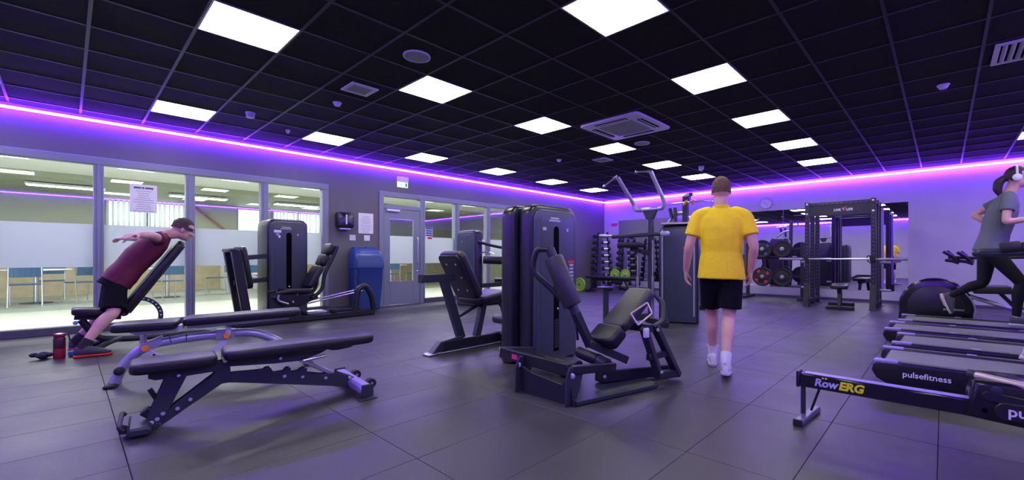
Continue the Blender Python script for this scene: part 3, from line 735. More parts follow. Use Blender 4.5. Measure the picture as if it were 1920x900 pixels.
for k in range(5, 100, 12):
    a = math.radians(k); t = BM(); lathe(t, [(.008, 0), (.008, .002)], P(.52 + .207 * math.sin(a), -.027, .34 + .207 * math.cos(a)), -N_, 8); obj('pin_hole', t, m_paper, ar)
t = BM(); cyl(t, P(.42, -.07, .40), P(.42, .07, .40), .04, 16); obj('hinge', t, m_char, T)
bolts(T, [P(.06, -.045, .325), P(.42, -.072, .40), P(.16, -.235, .04)], -N_, .022, m_lav)
# bottle and clothes beside his feet
T = thing('water_bottle', 'dark red water bottle standing beside the leaning man\'s shoe', 'bottle', (-6.44, -.05, 0))
m_bot = mat('bottle_red', (.26, .012, .03), .25); m_botd = mat('bottle_dark', (.045, .008, .014), .25)
t = BM(); lathe(t, [(.040, 0), (.044, .01), (.044, .09), (.043, .10)], (-6.44, -.05, 0), (0, 0, 1), 20); obj('body', t, m_bot, T)
t = BM(); lathe(t, [(.043, .10), (.043, .195), (.038, .21), (.03, .215)], (-6.44, -.05, 0), (0, 0, 1), 20); obj('grip_sleeve', t, m_botd, T)
t = BM(); lathe(t, [(.036, .213), (.044, .222), (.044, .245), (.020, .252)], (-6.44, -.05, 0), (0, 0, 1), 20); obj('cap', t, m_bot, T)
t = BM(); tube(t, [(-6.42, -.02, .24), (-6.41, .012, .235), (-6.41, .02, .17)], .006, 8, .02); obj('strap', t, m_black, T)
t = BM(); rr = random.Random(3)
for k in range(9): ball(t, (-6.5 + rr.uniform(-.06, .06), -.17 + rr.uniform(-.05, .05), rr.uniform(.022, .05)), (.035, .035, .022), 10, 6)
solid('dark_cloth', t, mat('navy_cloth', (.008, .012, .035), .9), 'crumpled dark navy cloth on the floor left of the bottle', 'cloth', base=(-6.5, -.17, 0))
solid('blue_towel', box(BM(), (-6.5, .045, .03), (.10, .08, .05), None, .02, 2), mat('blue_cloth', (.04, .16, .40), .9), 'small folded blue cloth between the bottle and the shoe', 'cloth', base=(-6.5, .045, .005))
# ---------------------------------------------------------------- weight machines
def top_round(w, h, r, n=6):
    o = [(-w / 2, 0), (w / 2, 0)]
    for k in range(n + 1): t = k / n * pi / 2; o.append((w / 2 - r + r * math.cos(t), h - r + r * math.sin(t)))
    for k in range(n + 1): t = pi / 2 + k / n * pi / 2; o.append((-w / 2 + r + r * math.cos(t), h - r + r * math.sin(t)))
    return o
def capsule(w, h, z0, n=6, dx=0):
    o = [(dx - w / 2, z0), (dx + w / 2, z0)]
    for k in range(n + 1): t = k / n * pi; o.append((dx + w / 2 * math.cos(t), z0 + h - w / 2 + w / 2 * math.sin(t)))
    return o
def tower(T, cx, cy, width, depth, h, ang, slot=True, marks=True, dx=0, back=False, edge=None):
    """weight stack shroud: front plate faces angle ang"""
    n = V((math.cos(ang), math.sin(ang), 0)); a = V((-n.y, n.x, 0)); o = V((cx, cy, .012)); up = V((0, 0, 1))
    t = BM(); prism(t, top_round(width, h - .012, .11), o - n * .03, a, up, n, depth - .06, .035, 3); sh = obj('shroud', t, edge or m_towerd, T)
    t = BM(); prism(t, top_round(width * .90, h - .05, .10), o + n * (depth / 2 - .055), a, up, n, .05, .02, 3); fr = obj('front_panel', t, m_tower, T)
    f0 = o + n * (depth / 2 - .029)
    t = BM(); prism(t, top_round(width * .70, h * .955 - .05, .07), f0 + up * .02, a, up, n, .008, .004, 2); fi = obj('inset_panel', t, m_tower, fr)
    f1 = f0 + n * .0045
    if slot:
        t = BM(); prism(t, capsule(.075, h * .80, h * .06, 8, dx), f1, a, up, n, .004, 0); sl = obj('slot', t, m_slot, fr)
        for k in range(10):
            t = BM(); prism(t, [(dx - .03, h * .08 + k * .028), (dx + .03, h * .08 + k * .028), (dx + .03, h * .08 + k * .028 + .024), (dx - .03, h * .08 + k * .028 + .024)], f1 + n * .003, a, up, n, .003, 0); obj('weight_plate', t, m_black, sl)
        t = BM(); lathe(t, [(.012, 0), (.014, .02), (.006, .03)], f1 + a * dx + up * (h * .33), n, 10); obj('selector_pin', t, m_chrome, sl)
    if marks:
        t = BM()
        for (x0, x1, z0, z1) in ((-.10, .02, .905, .915), (-.12, .04, .89, .899)): prism(t, [(x0, h * z0), (x1, h * z0), (x1, h * z1), (x0, h * z1)], f1, a, up, n, .002, 0)
        obj('header_print', t, m_greyink, fr)
        t = BM()
        for (x0, x1, z0, z1) in ((-width * .31, -width * .24, .83, .85), (width * .20, width * .24, .83, .85)): prism(t, [(x0, h * z0), (x1, h * z0), (x1, h * z1), (x0, h * z1)], f1, a, up, n, .002, 0)
        obj('label', t, m_greyink, fr)
    return sh, fr, f1, a, n

# --- central machine seen from behind: leg extension (faces away, tower to the right)
T = thing('leg_extension_machine', 'dark leg extension machine with bolted backrest and rear foot', 'gym machine', (-3.6, 3.0, 0), 0, 'pin loaded machines')
sh, fr, f1, a, n = tower(T, -3.065, 3.10, .60, .22, 1.49, pi, slot=True)
t = BM()
for k in range(2): bx(t, -3.13, -3.09, 2.7992, 2.8002, .06 + k * .05, .095 + k * .05)
obj('sticker', t, m_paper, sh)
XE = -3.85
def bxe(x, y, z): return V((x, y, z))
t = BM(); beam(t, (XE, 2.62, .075), (XE, 3.9, .075), .10, .11, bev=.008); obj('base_beam', t, m_char, T)
t = BM(); prism(t, [(2.50, .025), (2.60, .13), (2.88, .16), (2.88, .04), (2.62, .02)], (XE, 0, 0), (0, 1, 0), (0, 0, 1), (1, 0, 0), .09, .008); obj('foot_wedge', t, m_char2, T)
t = BM(); beam(t, (XE - .06, 2.50, .012), (XE + .06, 2.50, .012), .10, .024, bev=.008); obj('rubber_foot', t, m_steel, T)
t = BM(); beam(t, (XE, 2.655, .79), (XE, 2.885, .13), .07, .085, (0, 1, 0)); obj('rear_post', t, m_char2, T)
t = BM(); beam(t, (XE, 2.40, .785), (XE, 2.78, .785), .075, .08); arm = obj('top_arm', t, m_char2, T)
t = BM(); beam(t, (XE, 2.385, .785), (XE, 2.401, .785), .08, .085); obj('end_cap', t, m_black, arm)
bp = V((XE, 2.86, .80)); bdv = V((0, .26, -.47)).normalized(); bnv = V((0, .47, .26)).normalized()
t = BM(); pad(t, bp + bnv * .03, .56, .40, .07, -bdv, bnv, .07, .02); obj('backrest_pad', t, m_padg, T)
t = BM(); pad(t, bp - bnv * .02, .53, .37, .03, -bdv, bnv, .06, .01); bk = obj('backrest_shell', t, m_black, T)
bolts(T, [bp - bnv * .036 + bdv * .16 * q + V((w, 0, 0)) for q in (-1, 0, 1) for w in (-.07, .09)], -bnv, .010, m_beige)
t = BM(); pad(t, (XE, 3.20, .555), .48, .40, .085, (0, 1, .14), (0, -.14, 1), .09, .028); obj('seat_pad', t, m_pad, T)
t = BM(); beam(t, (XE, 3.10, .12), (XE, 3.20, .50), .07, .07, (0, 1, 0)); obj('seat_post', t, m_char2, T)
t = BM(); beam(t, (XE, 2.85, .36), (XE, 3.16, .48), .03, .03); obj('brace', t, m_char, T)
t = BM(); tube(t, [(XE + .18, 3.28, .46), (XE + .24, 3.32, .50), (XE + .24, 3.40, .62)], .016, 8, .05); obj('side_handle', t, m_black, T)
t = BM(); beam(t, (XE + .05, 3.45, .075), (-3.17, 3.2, .075), .10, .10); obj('cross_beam', t, m_char, T)
t = BM(); rcyl(t, (XE - .2, 3.55, .25), (XE + .2, 3.55, .25), .055); obj('shin_roller', t, m_pad, T)
t = BM(); beam(t, (XE, 3.46, .52), (XE, 3.55, .25), .05, .05, (0, 1, 0)); obj('lever_arm', t, m_char, T)

# --- central machine facing us: seated leg curl
T = thing('leg_curl_machine', 'large leg curl machine with tall roller pad in the centre', 'gym machine', (-2.3, 2.9, 0), 0, 'pin loaded machines')
sh, fr, f1, a, n = tower(T, -2.83, 3.205, .68, .22, 1.495, 0, dx=-.02)
t = BM(); prism(t, [(.16, .93), (.25, .93), (.25, .955), (.16, .955)], f1, a, (0, 0, 1), n, .002); obj('red_label', t, m_red, fr)
t = BM()
for k in range(5): prism(t, [(.18, .90 - k * .035), (.24, .90 - k * .035), (.24, .92 - k * .035), (.18, .92 - k * .035)], f1, a, (0, 0, 1), n, .002)
obj('pictograms', t, m_greyink, fr)
t = BM(); beam(t, (-2.62, 2.37, .235), (-1.86, 2.30, .235), .045, .085, bev=.006); fb = obj('front_beam', t, m_char, T)
t = BM(); bx(t, -2.46, -2.40, 2.327, 2.333, .215, .25); obj('pink_sticker', t, m_pink, fb)
t = BM(); beam(t, (-2.62, 2.37, .235), (-2.80, 2.95, .12), .05, .09, bev=.006); obj('side_beam', t, m_char, T)
t = BM(); beam(t, (-1.86, 2.30, .235), (-1.80, 2.75, .19), .045, .06, bev=.006); obj('bent_bar', t, m_char, T)
t = BM(); prism(t, [(-2.30, .0), (-1.81, .0), (-1.86, .20), (-1.92, .13), (-2.20, .16), (-2.33, .20)], (0, 2.29, 0), (1, 0, 0), (0, 0, 1), (0, 1, 0), .012, .002); obj('kick_plate', t, m_towerd, T)
for x in (-2.33, -1.85):
    t = BM(); prism(t, [(2.24, 0), (2.34, .0), (2.42, .18), (2.34, .26), (2.28, .26), (2.24, .18)], (x, 0, 0), (0, 1, 0), (0, 0, 1), (1, 0, 0), .014, .003); obj('gusset', t, m_char2, T)
bolts(T, [(-2.33, 2.275, .20), (-1.84, 2.30, .20)], (0.5, -.87, 0), .020)
t = BM(); prism(t, [(-1.80, 2.30), (-1.60, 3.05), (-2.05, 3.30), (-2.35, 2.6), (-2.35, 2.33)], (0, 0, .02), (1, 0, 0), (0, 1, 0), (0, 0, 1), .03, .004); obj('floor_plate', t, m_char2, T)
t = BM(); beam(t, (-2.60, 2.80, .11), (-2.12, 2.72, .11), .12, .13, bev=.01); obj('stack_beam', t, m_char, T)
t = BM(); beam(t, (-1.95, 2.75, .09), (-1.72, 3.42, .06), .09, .09, bev=.008); obj('rear_base', t, m_char, T)
# lever with the tall roller
r0, r1 = V((-2.16, 2.47, 1.00)), V((-2.02, 2.53, .64)); rd = (r1 - r0).normalized()
t = BM(); rcyl(t, r0, r1, .073, 22, .016); obj('thigh_roller', t, m_padg, T)
t = BM(); tube(t, [r0 - rd * .06, r0 - rd * .05 + V((-.10, -.05, .02)), r0 + V((-.15, -.08, -.10)), r1 + V((-.09, -.04, .06)), r1 + rd * .05], .022, 10, .07); obj('roller_bracket', t, m_char, T)
for pa, pb in ((r0 - rd * .07, r0 + rd * .01), (r1 - rd * .01, r1 + rd * .06)):
    t = BM(); cyl(t, pa, pb, .036, 14); obj('roller_cap', t, m_char2, T)
t = BM(); beam(t, r1 + rd * .05, (-1.97, 2.68, .33), .055, .06, (0, 1, 0)); beam(t, (-1.97, 2.66, .35), (-1.82, 2.95, .20), .055, .06); obj('lever_arm', t, m_char2, T)
t = BM(); cyl(t, r1 + V((.01, .02, 0)), r1 + V((0.0, .06, -.26)), .010, 8); obj('gas_strut', t, m_black, T)
t = BM(); rcyl(t, (-2.17, 2.80, .235), (-1.93, 2.74, .215), .048, 18); obj('ankle_roller', t, m_pad, T)
t = BM(); cyl(t, (-1.93, 2.74, .215), (-1.84, 2.72, .205), .042, 14); obj('roller_hub', t, m_char2, T)
# seat back, one long cushion in two panels
cb, ct = V((-1.90, 2.72, .35)), V((-1.78, 3.13, .735)); cd = (ct - cb).normalized(); cs = V((.92, -.30, 0)); cn = cd.cross(cs).normalized()
if cn.y > 0: cn = -cn
cs = cn.cross(cd).normalized()
L = (ct - cb).length
t = BM(); pad(t, cb + cd * (L * .64), L * .72, .27, .075, cd, cn, .05, .022); obj('backrest_pad', t, m_padg, T)
t = BM(); pad(t, cb + cd * (L * .14), L * .30, .285, .10, cd, cn, .045, .026); obj('seat_pad', t, m_pad, T)
t = BM(); beam(t, cb + cd * .02 - cn * .06, ct - cd * .04 - cn * .06, .08, .05, cn); obj('pad_rail', t, m_char2, T)
# A frame on the right
fx = -1.63
for (p, q) in (((fx - .03, 2.93, .47), (fx, 3.10, .10)), ((fx, 3.05, .47), (fx + .02, 3.40, .03))):
    t = BM(); beam(t, p, q, .06, .05, (0, 1, 0), .006); obj('frame_leg', t, m_char2, T)
t = BM(); beam(t, (fx, 3.08, .09), (fx + .02, 3.39, .05), .05, .06); beam(t, (fx - .02, 2.98, .24), (fx + .01, 3.24, .24), .04, .05); obj('frame_rung', t, m_char, T)
t = BM(); beam(t, (-1.85, 3.02, .46), (fx, 3.00, .46), .06, .06); obj('top_link', t, m_char2, T)
t = BM(); tube(t, [(fx, 3.02, .47), (fx + .02, 3.14, .50), (fx - .04, 3.26, .62), (fx - .12, 3.26, .70)], .018, 10, .08); obj('side_handle', t, m_char2, T)
t = BM(); q = V((-1.66, 2.85, .50))
tube(t, [q, q + V((-.05, -.02, .08)), q + V((.02, .10, .16)), q + V((.06, .10, .08)), q], .007, 8, .012); obj('adjuster_loop', t, m_beige, T)
t = BM(); bx(t, -1.65, -1.62, 2.90, 2.95, .40, .47, .006); obj('adjuster_tag', t, m_white, T)
bolts(T, [(fx + .034, 3.09, .115), (fx + .04, 3.02, .45), (-1.88, 2.74, .10)], (1, -.4, 0), .014)

# --- leg press by the window
T = thing('leg_press_machine', 'seated leg press with tall weight tower by the window', 'gym machine', (-7.6, 2.5, 0), 0, 'pin loaded machines')
sh, fr, f1, a, n = tower(T, -7.85, 2.36, .58, .60, 1.60, 0, dx=.0)
t = BM()
for (y0, y1, z0, z1) in ((-.21, -.11, 1.37, 1.41), (-.15, -.12, 1.29, 1.33)): prism(t, [(y0, z0), (y1, z0), (y1, z1), (y0, z1)], f1, a, (0, 0, 1), n, .002)
obj('white_label', t, m_paper, fr)
XP = -7.35
t = BM(); beam(t, (XP, 1.55, .05), (XP, 3.64, .05), .09, .09, bev=.012); obj('base_beam', t, m_char, T)
t = BM(); beam(t, (XP - .45, 1.7, .05), (XP - .45, 3.6, .05), .09, .09, bev=.012); obj('base_beam', t, m_char, T)
t = BM(); beam(t, (XP - .5, 1.62, .05), (XP + .05, 1.62, .05), .09, .09); beam(t, (XP - .5, 2.95, .05), (XP + .05, 2.95, .05), .09, .09); obj('cross_member', t, m_char, T)
# foot plate: two upright posts carry a thick plate leaning away
for x in (XP, XP - .42):
    t = BM(); beam(t, (x, 1.76, .06), (x, 1.60, 1.10), .07, .11, (0, 1, 0), .01); obj('plate_post', t, m_char, T)
t = BM(); fdir = V((0, -.16, 1.04)).normalized(); pad(t, (XP - .21, 1.745, .85), .62, .50, .07, fdir, V((0, 1.04, .16)).normalized(), .09, .02); obj('foot_plate', t, m_pad, T)
t = BM(); beam(t, (XP - .46, 1.585, 1.10), (XP + .04, 1.585, 1.10), .10, .05, bev=.015); obj('top_cap', t, m_char, T)
for z in (.98, .62):
    t = BM(); beam(t, (XP - .35, 1.66, z), (XP - .35, 2.1, z + .04), .05, .07); obj('tower_link', t, m_char2, T)
# carriage with reclined seat
t = BM(); prism(t, [(2.08, .40), (2.24, .47), (2.62, .45), (2.72, .36), (2.40, .22), (2.22, .25)], (XP - .08, 0, 0), (0, 1, 0), (0, 0, 1), (1, 0, 0), .20, .015, 2); obj('carriage', t, m_char, T)
t = BM(); pad(t, (XP - .08, 2.40, .485), .40, .42, .07, (0, 1, -.04), (0, .04, 1), .07, .022); obj('seat_pad', t, m_pad, T)
for (c, l) in (((XP - .08, 2.655, .69), .38), ((XP - .08, 2.805, .95), .19), ((XP - .08, 2.895, 1.13), .19)):
    d = V((0, .48, .86)).normalized() if l > .3 else V((0, .40, .92)).normalized()
    t = BM(); pad(t, c, l, .36 if l > .3 else .30, .09, d, V((0, -d.z, d.y)), .05, .026); obj('backrest_pad', t, m_pad, T)
t = BM(); tube(t, [(XP + .05, 2.60, .36), (XP + .05, 2.76, .48), (XP + .05, 2.78, .72), (XP + .05, 2.92, 1.0), (XP + .05, 2.99, 1.18)], .028, 10, .12); obj('back_frame', t, m_char, T)
t = BM(); tube(t, [(XP - .22, 2.60, .36), (XP - .22, 2.76, .48), (XP - .22, 2.78, .72), (XP - .22, 2.92, 1.0), (XP - .22, 2.99, 1.18)], .028, 10, .12); obj('back_frame', t, m_char, T)
t = BM(); cyl(t, (XP + .12, 2.08, .47), (XP + .12, 2.30, .49), .026, 12); cyl(t, (XP - .24, 2.08, .47), (XP - .24, 2.30, .49), .026, 12); obj('hand_grip', t, m_rubber, T)
t = BM(); tube(t, [(XP + .12, 2.12, .47), (XP + .12, 2.10, .36), (XP + .10, 2.25, .30)], .014, 8, .04); obj('grip_bar', t, m_steel, T)
for dz in (0, .035):
    t = BM(); cyl(t, (XP - .02 - dz, 2.55, .27 + dz), (XP - .02 - dz, 3.44, .425 + dz), .013, 10); obj('guide_rod', t, m_chrome, T)
t = BM(); tube(t, [(XP, 3.30, .08), (XP, 3.36, .47), (XP, 3.48, .52), (XP, 3.60, .33), (XP, 3.635, .06)], .05, 12, .14); obj('rear_arch', t, m_char, T)
t = BM(); bx(t, XP - .25, XP - .02, 2.56, 2.86, .095, .14, .01); obj('tray', t, m_steel, T)
t = BM(); bx(t, XP - .12, XP + .02, 2.92, 3.02, .09, .16, .02); obj('stop_block', t, m_rubber, T)
bolts(T, [(XP + .022, 2.40, .43), (XP + .022, 2.34, .32)], (1, 0, 0), .016)

# --- machine beyond the leg extension (tower seen from behind)
T = thing('chest_press_machine', 'weight machine with upright tower in front of the far glazing', 'gym machine', (-7.1, 5.9, 0), 0, 'pin loaded machines')
sh, fr, f1, a, n = tower(T, -7.29, 5.66, .64, .24, 1.56, -pi / 2, slot=False, marks=False)
t = BM(); prism(t, [(-.12, 1.30), (-.09, 1.30), (-.09, 1.33), (-.12, 1.33)], f1, a, (0, 0, 1), n, .002); obj('label', t, m_greyink, fr)
t = BM(); bx(t, -7.5, -7.0, 5.75, 7.0, 0.02, .10, .01); obj('base', t, m_char, T)
t = BM(); tube(t, [(-6.98, 5.65, 1.32), (-6.80, 5.86, 1.24), (-6.62, 6.10, 1.18)], .03, 10, .05); obj('press_arm', t, m_char, T)
t = BM(); tube(t, [(-6.98, 5.70, 1.08), (-6.86, 5.80, 1.12), (-6.80, 5.92, 1.07)], .014, 8, .04); obj('handle', t, m_chrome, T)
t = BM(); rcyl(t, (-6.95, 5.78, .95), (-6.55, 6.10, .93), .085, 16); obj('roller_pad', t, m_pad, T)
t = BM(); pad(t, (-6.75, 6.25, .52), .42, .42, .09, (0, 1, 0), (0, 0, 1), .07, .025); obj('seat_pad', t, m_pad, T)
t = BM(); beam(t, (-6.98, 5.75, .42), (-6.6, 6.2, .46), .07, .09); beam(t, (-6.75, 6.25, .02), (-6.75, 6.25, .48), .08, .08, (0, 1, 0)); obj('seat_post', t, m_char, T)

# --- assisted dip and chin machine
T = thing('chin_dip_machine', 'assisted chin and dip machine with tall curved grey handles', 'gym machine', (-3.2, 5.9, 0), 0, 'pin loaded machines')
sh, fr, f1, a, n = tower(T, -3.02, 6.42, .58, .42, 1.49, -pi / 2 + .35, slot=False, marks=False)
t = BM()
for w in (-.23, .23): prism(t, [(w - .012, .10), (w + .012, .10), (w + .012, 1.42), (w - .012, 1.42)], f1, a, (0, 0, 1), n, .010, .003)
obj('edge_trim', t, m_silver, fr)
t = BM(); prism(t, [(.06, 1.12), (.12, 1.12), (.12, 1.14), (.06, 1.14)], f1, a, (0, 0, 1), n, .002); obj('red_label', t, m_red, fr)
t = BM(); prism(t, top_round(.50, .03, .01, 2), V((-3.02, 6.42, 1.50)), a, (0, 0, 1), n, .40, .006); obj('top_trim', t, m_beige, T)
pz = (-3.21, 5.88)
t = BM(); beam(t, (*pz, .05), (*pz, 1.70), .07, .08, (0, 1, 0), .01); obj('main_post', t, m_char2, T)
t = BM(); prism(t, [(-.12, 0), (.12, 0), (.06, -.13), (-.06, -.13)], (pz[0], pz[1] - .02, 1.70), (1, 0, 0), (0, 0, 1), (0, 1, 0), .05, .006); obj('yoke', t, m_char2, T)
t = BM(); beam(t, (pz[0] - .17, pz[1] - .02, 1.715), (pz[0] + .17, pz[1] - .02, 1.715), .06, .045, bev=.012); obj('crossbar', t, m_steel, T)
for (sx, top) in ((-1, V((-3.53, 5.46, 2.19))), (1, V((-3.06, 5.60, 2.22)))):
    s = V((pz[0] + sx * .13, pz[1] - .02, 1.71)); e = V((pz[0] + sx * .25, pz[1] - .06, 1.80))
    t = BM(); tube(t, [s, e + V((-sx * .02, 0, -.09)), e, top], .030, 12, .11); h = obj('chin_handle', t, m_silver, T)
    g = V((-.27, .06, -.11)) if sx < 0 else V((-.20, -.05, .01))
    t = BM(); cyl(t, top - g * .08, top + g, .012, 8); obj('handle_bar', t, m_steel, h)
    t = BM(); ball(t, top + g, .022); obj('end_knob', t, m_chrome, h)
    t = BM(); cyl(t, top - g * .1, top + g * .22, .026, 10); obj('handle_grip', t, m_chrome, h)
t = BM(); beam(t, (-3.62, 5.45, 1.30), (-3.00, 5.80, 1.34), .07, .055, bev=.015); db = obj('dip_bar', t, m_char2, T)
t = BM(); cyl(t, (-3.78, 5.36, 1.32), (-3.60, 5.46, 1.31), .018, 10); obj('dip_grip', t, m_steel, db)
t = BM(); beam(t, (-3.02, 5.79, 1.34), (-2.90, 5.86, 1.34), .09, .075, bev=.02); obj('bar_end', t, m_silver, db)
t = BM(); pad(t, (-3.38, 5.60, 1.18), .40, .26, .075, (.86, .5, 0), (0, 0, 1), .05, .02); obj('knee_pad', t, m_pad, T)
t = BM(); beam(t, (-3.38, 5.60, 1.13), (pz[0], pz[1], 1.05), .07, .06); obj('pad_arm', t, m_char, T)
for (x, y, z0, z1) in ((-3.36, 5.76, .10, 1.02), (-3.17, 5.86, .10, 1.25)):
    t = BM(); cyl(t, (x, y, z0), (x, y, z1), .013, 10); cyl(t, (x, y, z0), (x, y, .72), .022, 10); obj('guide_rod', t, m_chrome, T)
t = BM(); cyl(t, (-3.50, 5.13, .015), (-3.50, 5.13, .56), .042, 16); obj('step_post', t, m_char2, T)
t = BM(); lathe(t, [(.10, 0), (.13, .012), (.13, .022), (.10, .028)], (-3.50, 5.13, .56), (0, 0, 1), 24); obj('step_disc', t, m_pad, T)
t = BM(); lathe(t, [(.085, 0), (.085, .012), (.05, .018)], (-3.50, 5.13, 0), (0, 0, 1), 20); obj('step_foot', t, m_char, T)
t = BM(); beam(t, (-3.50, 5.13, .13), (-3.24, 5.85, .12), .07, .10, bev=.01); obj('base_beam', t, m_char2, T)
t = BM(); beam(t, (-3.24, 5.80, .09), (-2.86, 5.74, .05), .07, .09, bev=.01); obj('side_foot', t, m_char, T)
t = BM(); tube(t, [(-3.02, 5.78, .40), (-2.94, 5.76, .36), (-2.90, 5.74, .10)], .03, 10, .06); obj('foot_strut', t, m_char2, T)
t = BM(); lathe(t, [(.05, 0), (.05, .14), (.03, .15)], (-3.30, 6.02, .0), (0, 0, 1), 16); obj('blue_cap', t, mat('blue_gloss', (.02, .10, .42), .4), T)

# --- cable station behind the walking man
T = thing('lat_pulldown_machine', 'cable pulldown station with long bar behind the walking man', 'gym machine', (-3.7, 8.3, 0), 0, 'pin loaded machines')
t = BM(); beam(t, (-3.76, 8.25, .05), (-3.72, 8.2, 2.20), .10, .10, (0, 1, 0), .01); obj('upright', t, m_char2, T)
t = BM(); beam(t, (-3.73, 8.2, 2.19), (-3.50, 7.95, 2.19), .07, .06); obj('top_arm', t, m_char2, T)
t = BM(); lathe(t, [(.055, 0), (.06, .012), (.055, .024)], (-3.58, 8.02, 2.14), (1, .0, 0), 16); obj('pulley', t, m_black, T)
t = BM(); cyl(t, (-3.56, 8.0, 2.12), (-3.56, 8.0, 2.04), .005, 6); obj('cable', t, m_black, T)
t = BM(); tube(t, [(-4.19, 8.1, 2.02), (-3.9, 8.05, 2.05), (-3.56, 8.0, 2.045), (-3.25, 7.95, 2.04), (-2.95, 7.9, 2.0)], .014, 10, .08); obj('pull_bar', t, m_chrome, T)
for x in (-3.64, -3.48):
    t = BM(); cyl(t, (x - .03, 8.0, 2.0), (x + .03, 8.0, 2.08), .025, 10); obj('yellow_grip', t, mat('yellow_plastic', (.70, .42, .02), .4), T)
t = BM(); tube(t, [(-4.2, 8.3, 1.60), (-4.02, 8.25, 1.80), (-3.90, 8.2, 1.87), (-3.76, 8.2, 1.87)], .035, 10, .08); obj('curved_arm', t, m_silver, T)
for (p, q) in (((-4.05, 8.2, 1.98), (-4.0, 8.2, 1.78)), ((-3.92, 8.15, 1.98), (-3.9, 8.15, 1.68))):
    t = BM(); cyl(t, p, q, .035, 10); obj('handle_grip', t, m_black, T)
tower(T, -3.95, 8.62, .55, .35, 1.62, -pi / 2, slot=False, marks=False)
t = BM(); bx(t, -4.2, -3.3, 8.2, 8.9, 0.0, .08, .01); obj('base', t, m_char, T)
t = BM(); pad(t, (-3.55, 7.95, .50), .38, .32, .08, (0, 1, 0), (0, 0, 1), .06, .02); obj('seat_pad', t, m_pad, T)
t = BM(); beam(t, (-3.55, 7.98, .0), (-3.55, 7.98, .47), .07, .07, (0, 1, 0)); beam(t, (-3.55, 7.98, .05), (-3.6, 8.4, .05), .08, .08); obj('seat_post', t, m_char, T)

# --- blue bin
T = thing('waste_bin', 'blue domed plastic waste bin beside the grey door', 'bin', (-8.18, 3.89, 0))
t = BM()
def sec(z, w, dpt, r):
    return [bm_v for bm_v in [t.verts.new((-8.40 + dpt / 2 + q, 3.89 + p, z)) for p, q in rrect(w, dpt, r, 5)]]
skin(t, [sec(z, w, d_, .07) for z, w, d_ in ((.0, .44, .34), (.02, .47, .36), (.40, .52, .40), (.78, .545, .42), (.80, .56, .43))]); obj('body', t, m_blue, T)
t = BM(); skin(t, [sec(z, w, d_, .07) for z, w, d_ in ((.80, .56, .43), (.84, .56, .43), (.98, .55, .41), (1.08, .53, .36), (1.15, .48, .28), (1.17, .42, .22))]); lid = obj('dome_lid', t, m_blue, T)
t = BM(); prism(t, rrect(.40, .27, .04), (-8.40 + .375, 3.89, .985), (0, 1, 0), V((-.28, 0, .96)), V((.96, 0, .28)), .03, .01, 2); obj('flap', t, m_blue, lid)
for y in (3.77, 4.01):
    t = BM(); bx(t, -8.36, -8.22, y - .09, y + .09, 1.15, 1.20, .02, 2); obj('lid_lug', t, m_blue, lid)
